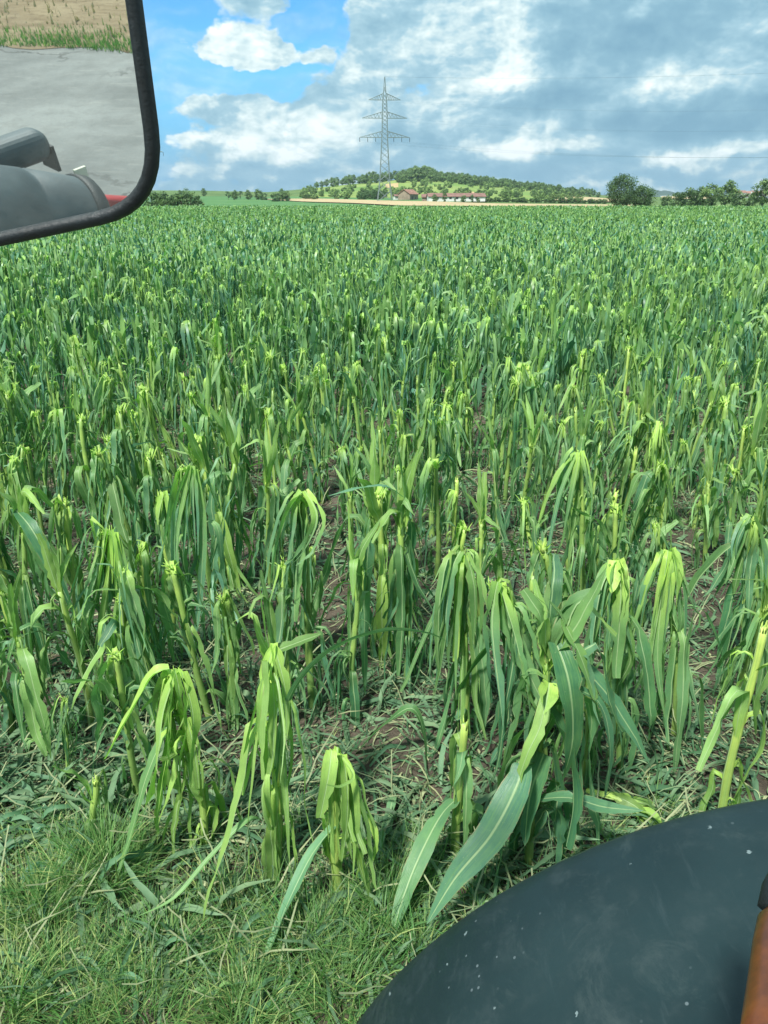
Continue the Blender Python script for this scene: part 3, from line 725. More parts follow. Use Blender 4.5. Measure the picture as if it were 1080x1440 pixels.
rm = MB(); rm.tube([loc((Cw.x, Cw.y + y, Cw.z)) for y in (-.15, -.15, .12, .12)], [.1, .46, .46, .1], 32); rm.build('rim', M['red'], wh, smooth=False)
# amber lamp on its bracket near the right edge
la = MB(); lc = at_d(1108, 1400, .62)
pts = []; 
top = at_d(1098, 1280, .66); bot = at_d(1108, 1500, .60)
la.tube([loc(top.lerp(bot, f)) for f in (0, .03, .1, .3, .55, .8, .97, 1)], [.003, .010, .015, .0185, .0215, .025, .027, .02], 24); lens = la.build('indicator_lamp', M['amber'], tractor, smooth=True)
br = MB(); bt = at_d(1106, 1225, .665); br.tube([loc(bt), loc(bt.lerp(top, .5)), loc(top.lerp(bot, .02))], [.010, .014, .015], 12)
bc = (top + bot) / 2; br.tube([loc(bc + Vector((.026, 0, 0))), loc(bc + Vector((.12, .02, -.1))), loc((.62, .4, 1.60))], .02, 8); br.build('lamp_bracket', M['rubber'], lens, smooth=True)
# what the mirror sees of the tractor itself
rd = 2.1
def rp(px, py, d=rd): return loc(refl_at(px, py, d))
gm = MB(); A = refl_at(-190, 318, 1.75); B = refl_at(125, 322, 2.15); ax = (B - A).normalized()
rad = .175
rr_ = [(0, 1.15), (.3, 1.1), (.5, 1.06), (.66, 1.03), (.67, 1.0), (.69, .995), (.70, 1.02), (.96, .93), (1.0, .90), (1.01, .86), (1.0, .80), (.97, .78)]
gm.tube([loc(A + (B - A) * f) for f, _ in rr_], [rad * w for _, w in rr_], 40); gm.build('rear_mudguard', M['fender_rear'], tractor, smooth=True)
hb = MB(); c0 = refl_at(18, 214, 2.3); hb.box(loc(c0), (.25, .12, .105), math.atan2(ax.y, ax.x)); hbo = hb.build('work_lamp', M['fender_rear'], tractor)
bv = hbo.modifiers.new('bevel', 'BEVEL'); bv.width = .048; bv.segments = 6
hb = MB(); hb.box(loc(c0 + ax * .128), (.012, .10, .085), math.atan2(ax.y, ax.x)); hb.build('lamp_face', M['rubber'], hbo)
hb = MB(); e0 = A + (B - A) * .93; hb.tube([loc(A + (B - A) * f) for f in (.925, .935, .985, 1.0)], [rad * w for w in (.95, .985, .97, .92)], 40); hb.tube([loc(A + (B - A) * f) for f in (.30, .305, .315, .32)], [rad * w for w in (1.08, 1.125, 1.125, 1.08)], 40); hb.build('edge_band', M['rubber'], tractor, smooth=True)
pt = MB(); c1 = refl_at(115, 246, 2.35); pt.box(loc(c1), (.045, .012, .05), math.atan2(ax.y, ax.x)); pt.build('marker_plate', M['white_plate'], tractor)
rb = MB(); c2 = refl_at(178, 285, 2.6); rb.tube([loc(c2 - ax * .25), loc(c2 - ax * .22), loc(c2 + ax * .06), loc(c2 + ax * .09)], [.03, .06, .05, .02], 10, flat=.5); rb.build('red_panel', M['red'], tractor, smooth=True)
# road behind the field edge, verge and stubble beyond it
P1 = refl_ground(0, 57); P2 = refl_ground(185, 62)
dr = (P2 - P1); dr.z = 0; dr.normalize(); nr_ = Vector((-dr.y, dr.x, 0))
if nr_.dot(Vector((0, -1, 0))) < 0: nr_ = -nr_
def strip(name, mat, p, q, n0, n1, z, wob=0.0, kind='structure', n=80):
    rng = random.Random(9); mb = MB(); vs = []
    for i in range(n + 1):
        b = p.lerp(q, i / n); w = wob * (rng.random() - .5)
        for nn in (n0 + w, n1): vs.append((b.x + nr_.x * nn, b.y + nr_.y * nn, z))
    mb.add(vs, [(2 * i, 2 * i + 1, 2 * i + 3, 2 * i + 2) for i in range(n)]); return tag(mb.build(name, mat), kind=kind)
mb = MB(); A0 = P1 - dr * 60; B0 = P1 + dr * 60
mb.add([(-60, 1.12, -.012), (60, 1.12, -.012), (B0.x, B0.y, -.012), (A0.x, A0.y, -.012)], [(0, 1, 2, 3)] if B0.x > A0.x else [(0, 1, 3, 2)]); tag(mb.build('road', M['asphalt']), kind='structure')
strip('stubble_field', M['stubble'], A0, B0, -.12, 120, -.006, .35, n=400)
# verge grass in the strip beyond the road
def blades(rng, n, posf, h0, h1, w, dry=.15, lean=.5, segs=3):
    V, F, U, T = [], [], [], []
    for i in range(n):
        x, y, z, hs = posf(); h = rng.uniform(h0, h1) * hs; a = rng.uniform(0, 6.283); le = rng.uniform(.1, lean) * h; ww = w * rng.uniform(.6, 1.4)
        ca, sa = math.cos(a), math.sin(a); b = len(V); ty_ = rng.random() < dry; fa = a + rng.uniform(.8, 2.2); cf, sf = math.cos(fa) * ww, math.sin(fa) * ww
        tn = (rng.uniform(.5, 1) if ty_ else rng.uniform(0, .25), rng.random() * .6, rng.random())
        for s in range(segs + 1):
            f = s / segs; k = le * f * f; zz = z + h * (f - .35 * f * f * (le / h) * 1.2); wd = (1 - f * .92)
            for sg in (-1, 1): V.append((x + ca * k + sg * cf * wd, y + sa * k + sg * sf * wd, zz)); U.append((.3, f)); T.append(tn)
        for s in range(segs): F.append((b + 2 * s, b + 2 * s + 1, b + 2 * s + 3, b + 2 * s + 2))
    return np.array(V), np.array(F), np.array(U), np.array(T)
rg = random.Random(31)
def pv():
    s = rg.uniform(-14, 30); c = .35 * (math.sin(s * .9 + 1) + math.sin(s * 2.3)) * .5
    p = P1 + dr * s + nr_ * (abs(rg.gauss(0, .34)) - .28 + c * .35)
    if math.sin(s * 1.7) + math.sin(s * .6 + 2) < -.3: p = p + Vector((0, 0, -5))
    return p.x, p.y, p.z - .01, 1
tag(numpy_mesh('verge_grass', *blades(rg, 30000, pv, .03, .10, .007, .15), M['grass']), kind='stuff')
def ps():
    s = rg.uniform(-14, 30); p = P1 + dr * s + nr_ * rg.uniform(.1, 14); return p.x, p.y, -.01, 1
tag(numpy_mesh('straw_stubble', *blades(rg, 16000, ps, .03, .12, .016, 1.0), leaf_mat('straw', (.30, .23, .13), (.28, .20, .11), (.42, .34, .20), .1, False)), kind='stuff')

# ------------------------------------------------------------------ maize
def path(rng, p0, az, L, e0, brk, e1, n, soft=.08, wob=.12, ground=.012, drift=0.0):
    pts = [Vector(p0)]; azs = [az]; a = az; p = Vector(p0); ds = L / n; w = 0
    for i in range(n):
        s = (i + .5) / n; f = sstep((s - brk) / soft + .5) if soft > 0 else float(s > brk)
        e = e0 + (e1 - e0) * f; w = w * .8 + rng.gauss(0, wob); a += rng.gauss(0, wob * .8) + drift / n
        e += w
        d = Vector((math.cos(a) * math.cos(e), math.sin(a) * math.cos(e), math.sin(e)))
        q = p + d * ds
        if q.z < ground: 
            q = p + Vector((math.cos(a), math.sin(a), 0)) * ds; q.z = max(ground, p.z * .6 + ground * .4) if p.z > ground else ground + abs(rng.gauss(0, .006))
        pts.append(q); azs.append(a); p = q
    return pts, azs
def prof(s, base=.55, tip=0.0):
    w = base + (1 - base) * sstep(s / .3)
    if s > .45: w *= 1 - (1 - tip) * ((s - .45) / .55) ** 1.7
    return w
def ribbon(mb, rng, pts, azs, w, na=4, ua=-1, ub=1, base=.55, tip=0.0, cup=.25, tw0=0.0, tws=.12, tone=None, notch=.12, wave=.10, lay=False):
    """tone(s) -> (r, g, b)"""
    n = len(pts); vs = []; uv = []; tn = []; tw = tw0; S = None; nb = 0.0
    ph = rng.uniform(0, 6.3)
    rawL = rawR = 1.0
    for i, p in enumerate(pts):
        T = (pts[min(i + 1, n - 1)] - pts[max(i - 1, 0)])
        T = T.normalized() if T.length > 1e-6 else Vector((0, 0, -1))
        if S is None: S = Vector((-math.sin(azs[0]), math.cos(azs[0]), 0)); S = (S - T * S.dot(T)).normalized(); S = (S * math.cos(tw0) + T.cross(S) * math.sin(tw0)).normalized()
        else:
            S = (S - T * S.dot(T)); S = S.normalized() if S.length > 1e-4 else T.orthogonal().normalized()
            dt = rng.gauss(0, tws); S = S * math.cos(dt) + T.cross(S) * math.sin(dt)
        N = T.cross(S); s = i / (n - 1); ww = w * prof(s, base, tip)
        rawL = 1 - (rng.random() * .5 if rng.random() < notch else 0); rawR = 1 - (rng.random() * .5 if rng.random() < notch else 0)
        c = cup * ww * (1 - .4 * s)
        tt = tone(s) if tone else (0, 0, .5)
        for j in range(na + 1):
            u = ua + (ub - ua) * j / na
            ue = u
            if ua + 1e-6 < u < ub - 1e-6: pass
            elif j == 0: ue = ua * rawL if ua < 0 else ua + (ub - ua) * (1 - rawL)
            else: ue = ub * rawR if ub > 0 else ub - (ub - ua) * (1 - rawR)
            wv = math.sin(s * 17 + ph + (2 if u > 0 else 0)) * wave * ww * abs(u) ** 2
            vs.append(p + S * (ue * ww) + N * (c * (abs(u) ** 1.4) + wv)); uv.append((.5 + u / 2, s * 4)); tn.append(tt)
    k = na + 1; mb.add(vs, [(i * k + j, i * k + j + 1, (i + 1) * k + j + 1, (i + 1) * k + j) for i in range(n - 1) for j in range(na)], uv, tn)
def leaf(rng, p0, az, L, w, e0, brk, e1, lod=0, split=1, ye=0.0, blue=.3, soft=.08, tip=None, yb=.35, drift=0.0, base=.55, wob=.12, tws=None, tip_y=0, ysp=3.2):
    """one maize blade, split lengthways into hail-torn strips"""
    mb = MB(); n = (15, 8, 4)[lod]; br = rng.random(); bl = min(1, max(0, blue + rng.gauss(0, .2)))
    edges = [-1, 1] if split == 1 else sorted([-1, 1] + [rng.uniform(-.6, .6) for _ in range(split - 1)])
    tone = lambda s: (max(0, min(1, ye + yb * max(0, 1 - s * ysp) + tip_y * s)), bl * min(1, s * 2.5 + .2), br)
    st0 = rng.getstate(); first = None
    for k in range(len(edges) - 1):
        if k: rng.setstate(st0); rng.random()
        r2 = random.Random(rng.random() + k)
        Lk = L * (1 if k == 0 else r2.uniform(.5, 1))
        pts, azs = path(r2 if k else rng, p0, az + (r2.uniform(-.35, .35) if k else 0), Lk, e0 + (r2.uniform(-.15, .15) if k else 0), brk + (r2.uniform(-.04, .04) if k else 0), e1 + r2.uniform(-.1, .12), n, soft, wob, drift=drift)
        na = ((4, 2, 1) if split == 1 else (2, 1, 1))[lod]
        ribbon(mb, r2, pts, azs, w, na, edges[k], edges[k + 1], base, (rng.choice([0, 0, .25, .5]) if tip is None else tip), rng.uniform(.05, .55), rng.uniform(-.4, .4), (.23 if tws is None else tws) * (1, 1.4, 2)[lod], tone, (.16, .12, 0)[lod], .12)
    return mb
def stalk_mb(rng, h, lean, r, lod, ye=.35, open_top=True, hollow=True):
    n = (14, 6, 3)[lod]; sides = (10, 6, 4)[lod]; pts = []; rad = []; ts = []; k = rng.uniform(-.02, .02); nod = rng.uniform(.10, .14)
    for i in range(n + 1):
        f = i / n; z = h * f; b = .14 * math.exp(-(((z % nod) / nod - .5) / .13) ** 2) if lod == 0 else 0
        pts.append((lean[0] * f ** 1.3 + k * math.sin(f * 5), lean[1] * f ** 1.3, z - .02 if i == 0 else z)); rad.append(r * (1.12 - .35 * f) * (1 + b))
        ts.append((min(1, ye * (.6 + .7 * f) + (.25 if b > .08 else 0)), .3 * (1 - f), .3 + .5 * f))
    mb = MB(); mb.tube(pts, rad, sides, True, ts=ts, flat=.9)
    if lod == 0:
        top = Vector(pts[-1])
        for q in range(7):   # frayed fibres of the break
            a = rng.uniform(0, 6.28); b = top + Vector((math.cos(a), math.sin(a), 0)) * rad[-1] * .8
            mb.tube([b - Vector((0, 0, .02)), b + Vector((rng.gauss(0, .004), rng.gauss(0, .004), rng.uniform(.004, .03)))], [.004, .0008], 4, tone=(1, .1, 1))
    return mb, pts
def spine(pts, z):
    for a, b in zip(pts[:-1], pts[1:]):
        if b[2] >= z: f = (z - a[2]) / max(1e-5, b[2] - a[2]); return Vector(a).lerp(Vector(b), min(1, max(0, f)))
    return Vector(pts[-1])
def make_plant(seed, kind='fold', h=.9, lean=(0, 0), lod=0, bright=.0, nleaf=None, side=None, hangL=.5, blue=.35, wid=.030, spread=1.0, nb=0, lk=1.0):
    """returns list of (part name, MB, material key), all coordinates local to the plant's foot"""
    rng = random.Random(seed); parts = []
    r = rng.uniform(.0135, .0175); st, sp = stalk_mb(rng, h * (.97 if kind != 'whorl' else .88), lean, r, lod, .3 + bright)
    parts.append(('stalk', st, 'stalk'))
    n = nleaf if nleaf is not None else ((rng.randint(10, 13), rng.randint(10, 12), rng.randint(6, 7))[lod])
    phi0 = rng.uniform(0, 6.28)
    for i in range(n):
        f = (i + .5) / n; z = h * (.10 + .80 * f) * rng.uniform(.94, 1.04); az = phi0 + math.pi * (i % 2) + rng.gauss(0, .55)
        if side is not None and f > .45 and rng.random() < .6: az = side + rng.gauss(0, .6)
        L = lk * rng.uniform(.38, .70) * (.75 + .5 * math.sin(f * 3)) * (1.0 if kind != 'stub' else .8)
        L = min(L, z * 1.0 + .22)
        t_ = rng.random()
        if t_ < .85: e0, brk, e1 = rng.uniform(1.05, 1.5), rng.uniform(.05, .17), -rng.uniform(1.36, 1.56)      # snapped, hanging limp
        elif t_ < .90: e0, brk, e1 = rng.uniform(.9, 1.25), rng.uniform(.3, .5), -rng.uniform(.9, 1.4)          # arching then broken
        else: e0, brk, e1 = rng.uniform(1.2, 1.5), rng.uniform(.55, .9), rng.uniform(-.4, 1.2)                # still upright stump of blade
        if t_ >= .90: L *= .65
        sft = rng.choice([.06, .1, .3])
        y = bright * .8 + (.28 * rng.random() if f > .55 else .05 * rng.random())
        parts.append(('leaf', leaf(rng, spine(sp, z) + Vector((math.cos(az), math.sin(az), 0)) * r * .7, az, L, wid * rng.uniform(.55, 1.15), e0, brk, e1, lod, rng.choice([1, 2, 3, 3, 4]) if lod < 2 else 1, y, blue, sft, yb=.25 + bright * .4), 'maize'))
    top = Vector(sp[-1]); sd = side if side is not None else rng.uniform(0, 6.28)
    if kind == 'fold':
        # snapped whorl: rolled young leaves folded over the break and hanging down
        wm = MB(); Lw = rng.uniform(.10, .2); p, a = path(rng, top - Vector((0, 0, .05)), sd, Lw, 1.2, .32, -1.32, (10, 6, 3)[lod], .2, .05)
        nn = len(p); wm.tube(p, [r * (.9 - .65 * (i / nn) ** 1.3) * (.8 if abs(i / nn - .35) < .1 else 1.0) for i in range(nn)], (8, 5, 3)[lod], True, ts=[(1 - .55 * (i / nn), .1, .9 - .4 * i / nn) for i in range(nn)], flat=.45)
        nr2 = nb or (7, 6, 3)[lod]
        for q in range(nr2):
            a0 = sd + rng.gauss(0, .7 * spread); L = hangL * rng.uniform(.4, 1.15)
            L = min(L, h + .1)
            lf = leaf(rng, top + Vector((rng.gauss(0, .006), rng.gauss(0, .006), -.03)), a0, L, wid * rng.uniform(.3, .95), rng.uniform(.9, 1.45), rng.uniform(.05, .16), -rng.uniform(1.25, 1.56), lod, rng.choice([1, 2, 3]) if lod < 2 else 1, .06 + .22 * rng.random() ** 2 + bright * .7, blue, .08, yb=.95, ysp=rng.uniform(1.5, 3.6))
            wm.add(lf.v, lf.f, lf.uv, lf.t)
        if lod == 0:
            for q in range(7):
                b = top + Vector((rng.gauss(0, .012), rng.gauss(0, .012), -.01)); e = b + Vector((rng.gauss(0, .02), rng.gauss(0, .02), rng.uniform(.02, .05)))
                wm.tube([b, e], [.0035, .0008], 4, tone=(1, 0, 1))
        parts.append(('broken_whorl', wm, 'maize'))
    elif kind == 'whorl':
        wm = MB()
        for q in range((5, 4, 3)[lod]):
            a0 = sd + q * 2.1 + rng.gauss(0, .4)
            lf = leaf(rng, top - Vector((0, 0, .06)), a0, rng.uniform(.24, .50), wid * rng.uniform(.4, .9), rng.uniform(1.28, 1.52), rng.uniform(.4, .85), rng.choice([rng.uniform(-1.4, .2), rng.uniform(.6, 1.4), rng.uniform(.9, 1.45)]), lod, 1, .25 + .3 * rng.random(), blue * .6, .25, yb=.5, wob=.05)
            wm.add(lf.v, lf.f, lf.uv, lf.t)
        parts.append(('whorl', wm, 'maize'))
    return parts
def place_parts(parts, root):
    for (nm, mb, mk) in parts: mb.build(nm, M[mk], root, smooth=True)

# hand placed plants near the camera: (foot px, top px, kind, seed, options, label)
HERO = [
    ((50, 962), (22, 700), 'whorl', 101, dict(lk=1.25, lean_z=0, side=-.6, hangL=.5, wid=.036), 'dark leafy maize plant at the left edge with one long blade sloping down right'),
    ((188, 985), (152, 742), 'fold', 102, dict(lk=1.25, side=3.6, hangL=.85, spread=.5, wid=.030, nleaf=9, blue=.6, nb=13), 'maize plant with yellow frayed top and a big grey green bundle hanging to its left'),
    ((312, 930), (268, 655), 'fold', 103, dict(lk=1.25, side=3.3, hangL=.7, spread=.7, blue=.75, wid=.03, nb=15), 'maize plant draped in a long grey green curtain of torn leaves'),
    ((243, 905), (229, 690), 'fold', 104, dict(side=4.7, hangL=.3, spread=.4, nleaf=4, bright=.15), 'slim maize plant with a short pale folded tip left of the grey green curtain'),
    ((440, 1003), (425, 692), 'fold', 105, dict(lk=1.25, side=3.8, hangL=.6, wid=.034, nb=10, spread=1.2), 'maize plant left of centre with pale green blades curling over its broken top'),
    ((571, 962), (568, 705), 'whorl', 106, dict(lk=1.25, wid=.038, nleaf=14), 'upright maize plant at the centre with its green whorl still pointing up'),
    ((655, 1040), (650, 778), 'fold', 107, dict(lk=1.25, side=4.5, hangL=.75, spread=.6, bright=.08, wid=.034, nb=12), 'maize plant with wide light green blades folded flat over its top right of centre'),
    ((765, 1075), (700, 818), 'fold', 108, dict(lk=1.25, side=-.5, hangL=.7, spread=.6, blue=.45, wid=.040, nb=9), 'leaning maize plant with a white broken tip and wide blades falling right'),
    ((742, 1222), (775, 880), 'whorl', 109, dict(lk=1.25, wid=.042, nleaf=20, blue=.5), 'large dark broad leaved maize plant closest to the mudguard'),
    ((640, 1205), (652, 1012), 'stub', 110, dict(nleaf=7, bright=.2, wid=.03), 'short maize stump with a cut flat top above the big pale blade'),
    ((478, 1262), (470, 1055), 'fold', 111, dict(side=4.9, hangL=.55, spread=.6, bright=.5, nleaf=6, wid=.030, blue=.1, nb=11), 'small bright lime maize plant with yellow leaves hanging to the grass'),
    ((390, 1218), (383, 905), 'whorl', 112, dict(lk=1.25, bright=.5, nleaf=15, wid=.028, blue=.0), 'lime green twisted maize plant standing in the grass verge'),
    ((288, 1195), (250, 940), 'fold', 113, dict(side=3.5, hangL=.5, spread=.9, lk=1.25, bright=.5, nleaf=12, blue=.0, wid=.034, nb=10), 'yellow green maize plant bowed to the left with its leaves fanned out'),
    ((140, 1182), (128, 1095), 'stub', 114, dict(nleaf=5, bright=.2, wid=.028), 'shortest broken maize stump with a pale star shaped end at the left'),
    ((1012, 1165), (1072, 872), 'stub', 115, dict(nleaf=8, bright=.5, wid=.03), 'bare pale maize stalk stripped of leaves and leaning right at the right edge'),
    ((948, 1040), (940, 775), 'fold', 116, dict(side=4.3, hangL=.72, spread=.8, bright=.12, nb=13), 'maize plant with pale yellow strips folded over its top at the right'),
    ((872, 1085), (862, 790), 'fold', 117, dict(side=4.6, hangL=.6, spread=.9, bright=.05, wid=.038, nb=11), 'maize plant with a swollen yellow green husk at its broken top'),
    ((822, 880), (812, 632), 'fold', 118, dict(side=3.5, hangL=.6, spread=.8, bright=.12, nb=12), 'maize plant whose yellow stalk end is bent sharply down to the left'),
    ((640, 775), (640, 672), 'stub', 119, dict(nleaf=3, bright=.4), 'short snapped maize stalk with a white tip in the open gap near the centre'),
    ((934, 815), (926, 592), 'fold', 120, dict(side=4.6, hangL=.4, bright=.42, blue=.0), 'maize plant with a shredded bright yellow crown right of centre'),
    ((1062, 960), (1058, 725), 'fold', 121, dict(side=3.9, hangL=.6, nb=11), 'green maize plant with folded top at the right edge of the photo'),
    ((45, 800), (18, 640), 'fold', 122, dict(side=4.6, hangL=.35, bright=.3), 'maize plant with a yellow frayed stalk end at the far left'),
    ((500, 1010), (497, 800), 'whorl', 123, dict(nleaf=10, wid=.028), 'thin ragged maize plant between the two central ones'),
    ((560, 1150), (0, 0), None, 0, {}, ''),
]
occupied = []
for (fp, tp, kind, seed, opt, lab) in HERO:
    if kind is None: continue
    f = ground_at(*fp); Y = f.y; tpt = at_y(tp[0], tp[1], Y); h = tpt.z
    o = dict(opt); o.pop('lean_z', 0)
    root = empty('maize_plant', (f.x, f.y, 0)); tag(root, lab, 'maize plant', 'hail damaged maize plants')
    place_parts(make_plant(seed, kind, h, (tpt.x - f.x, 0), 0, **o), root)
    occupied.append((f.x, f.y))
# special single blades attached to nearby plants but sweeping through the frame
def sweep(parent_xy, pixels, w, tone, name='leaf', base=.6, tip=0.0, na=4, seed=1, cup=.2, tw=0.0, split=1):
    """a blade along a polyline of (px, py, Y)"""
    rng = random.Random(seed); P = [at_y(*q) if len(q) == 3 else q for q in pixels]; pts = []
    for i in range(len(P) - 1):
        p0, p1, p2, p3 = P[max(i - 1, 0)], P[i], P[i + 1], P[min(i + 2, len(P) - 1)]
        for k in range(6):
            u = k / 6; pts.append(.5 * ((2 * p1) + (p2 - p0) * u + (2 * p0 - 5 * p1 + 4 * p2 - p3) * u * u + (3 * p1 - p0 - 3 * p2 + p3) * u ** 3))
    pts.append(P[-1]); 
    for p in pts: p.z = max(p.z, .012)
    root = None
    for o in bpy.data.objects:
        if o.name.startswith('maize_plant') and o.parent is None and (Vector(o.location).xy - Vector(parent_xy)).length < .01: root = o
    base_v = Vector(root.location) if root else Vector((0, 0, 0)); pts = [p - base_v for p in pts]
    az = math.atan2(pts[1].y - pts[0].y, pts[1].x - pts[0].x); mb = MB()
    tf = (lambda s: tone) if not isinstance(tone[0], tuple) else (lambda s: tuple(a + (b - a) * min(1, s * 1.6) for a, b in zip(*tone)))
    ribbon(mb, rng, pts, [az] * len(pts), w, na, -1, 1, base, tip, cup, tw, .08, tf, .16, .10)
    if split > 1:      # torn lengthways into strips that drift apart towards their ends
        mb = MB(); eds = sorted([-1, 1] + [rng.uniform(-.6, .6) for _ in range(split - 1)])
        for k in range(split):
            m_ = max(8, int(len(pts) * rng.uniform(.6, 1))); q_ = []; dv = Vector((rng.gauss(0, .5) + (k - (split - 1) / 2), rng.gauss(0, .5), rng.gauss(0, .2))) * w * 1.1; st_ = rng.getstate()
            for i, p in enumerate(pts[:m_]):
                f_ = max(0, i / len(pts) - .15); q_.append(p + dv * f_ * 1.4 + Vector((math.sin(i * .9 + k), math.cos(i * .7 + k), 0)) * .004 * f_)
            ribbon(mb, rng, q_, [az] * m_, w, 2, eds[k], eds[k + 1], base, rng.choice([0, .2, .5]), cup, tw + rng.gauss(0, .15), .13, tf, .2, .16)
    return mb.build(name, M['maize'], root, smooth=True), root
def hero_xy(i): return occupied[i]
Yh = [q[1] for q in occupied]
sweep(hero_xy(9), [(640, 1125, Yh[9]), (618, 1150, Yh[9] - .08), (585, 1215, Yh[9] - .22), (560, 1285, Yh[9] - .34), (549, 1335, Yh[9] - .42)], .040, (.12, .45, .8), seed=3, cup=.1, tw=.3)
sweep(hero_xy(8), [(735, 1075, Yh[8] - .10), (725, 1110, Yh[8] - .16), (690, 1175, Yh[8] - .24), (640, 1235, Yh[8] - .30), (600, 1300, Yh[8] - .36)], .055, (.03, .6, .5), seed=4, cup=.15, tw=.2)
sweep(hero_xy(8), [(770, 965, Yh[8]), (760, 1020, Yh[8] - .08), (741, 1062, Yh[8] - .12), (722, 1120, Yh[8] - .14)], .026, (.5, .3, .9), seed=5, tip=.6)
sweep(hero_xy(8), [(780, 900, Yh[8]), (800, 960, Yh[8] - .1), (805, 1040, Yh[8] - .12), (790, 1100, Yh[8] - .12)], .050, (.05, .2, .5), seed=6)
sweep(hero_xy(8), [(790, 870, Yh[8]), (815, 920, Yh[8] - .05), (838, 985, Yh[8] - .08)], .032, (.3, .2, .9), seed=7, tip=.5)
sweep(hero_xy(11), [(385, 1130, Yh[11]), (400, 1000, Yh[11] - .1), (450, 925, Yh[11] - .1), (530, 888, Yh[11] - .1), (600, 890, Yh[11] - .1), (638, 908, Yh[11] - .1)], .014, (.12, .3, .8), seed=8)
sweep(hero_xy(11), [(395, 1180, Yh[11]), (355, 1150, Yh[11] - .1), (300, 1200, Yh[11] - .2), (245, 1262, Yh[11] - .3), (190, 1290, Yh[11] - .36)], .012, (.25, .4, .9), seed=9)
sweep(hero_xy(22), [(500, 1060, Yh[22] - .3), (540, 1020, Yh[22] - .38), (578, 996, Yh[22] - .4), (596, 1030, Yh[22] - .42), (600, 1090, Yh[22] - .44)], .022, (.12, .1, .5), seed=10)
sweep(hero_xy(10), [(480, 1150, Yh[10]), (440, 1200, Yh[10] - .05), (405, 1270, Yh[10] - .16), (375, 1340, Yh[10] - .27), (318, 1436, Yh[10] - .42)], .026, (.1, .75, .9), seed=11, cup=.4)
sweep(hero_xy(12), [(240, 1010, Yh[12]), (205, 1095, Yh[12] - .1), (185, 1170, Yh[12] - .15), (150, 1275, Yh[12] - .24)], .024, (.2, .3, .8), seed=12)
sweep(hero_xy(0), [(20, 715, Yh[0]), (45, 745, Yh[0] - .1), (75, 800, Yh[0] - .15), (108, 872, Yh[0] - .2)], .036, (.03, .2, .4), seed=13)
sweep(hero_xy(12), [(238, 940, Yh[12]), (215, 950, Yh[12] - .02), (180, 1010, Yh[12] - .02), (150, 1065, Yh[12] - .04)], .028, (.75, .1, 1), seed=14, tip=.7, cup=.5)
sweep(hero_xy(17), [(815, 640, Yh[17]), (795, 655, Yh[17] - .03), (775, 690, Yh[17] - .05), (758, 735, Yh[17] - .05)], .026, (.5, .1, 1), seed=15, tip=.3, cup=.5)
sweep(hero_xy(5), [(568, 700, Yh[5]), (540, 684, Yh[5] - .05), (500, 688, Yh[5] - .1), (460, 698, Yh[5] - .15)], .024, (.05, .8, .8), seed=16)
sweep(hero_xy(5), [(570, 720, Yh[5]), (560, 640, Yh[5]), (540, 590, Yh[5]), (530, 560, Yh[5])], .026, (.2, .3, .6), seed=17)
sweep(hero_xy(5), [(572, 720, Yh[5]), (585, 650, Yh[5]), (598, 600, Yh[5]), (600, 560, Yh[5])], .026, (.45, .1, .8), seed=18)
sweep(hero_xy(16), [(868, 790, Yh[16]), (880, 720, Yh[16]), (900, 668, Yh[16]), (925, 690, Yh[16]), (938, 760, Yh[16])], .022, (.3, .2, .7), seed=19)
sweep(hero_xy(7), [(700, 825, Yh[7]), (715, 880, Yh[7] - .06), (745, 950, Yh[7] - .1), (775, 1010, Yh[7] - .12)], .04, (.2, .5, .8), seed=20)
sweep(hero_xy(8), [(745, 1125, Yh[8] - .05), (800, 1122, Yh[8] - .1), (850, 1135, Yh[8] - .1), (905, 1140, Yh[8] - .1)], .03, (.05, .5, .5), seed=21)
YG = ((.95, 0, 1), (.18, .4, .7)); LG = ((.8, 0, 1), (.45, .1, .8)); GG = ((.45, .1, .8), (.05, .8, .6)); DK = ((.1, .2, .6), (.0, .4, .3))
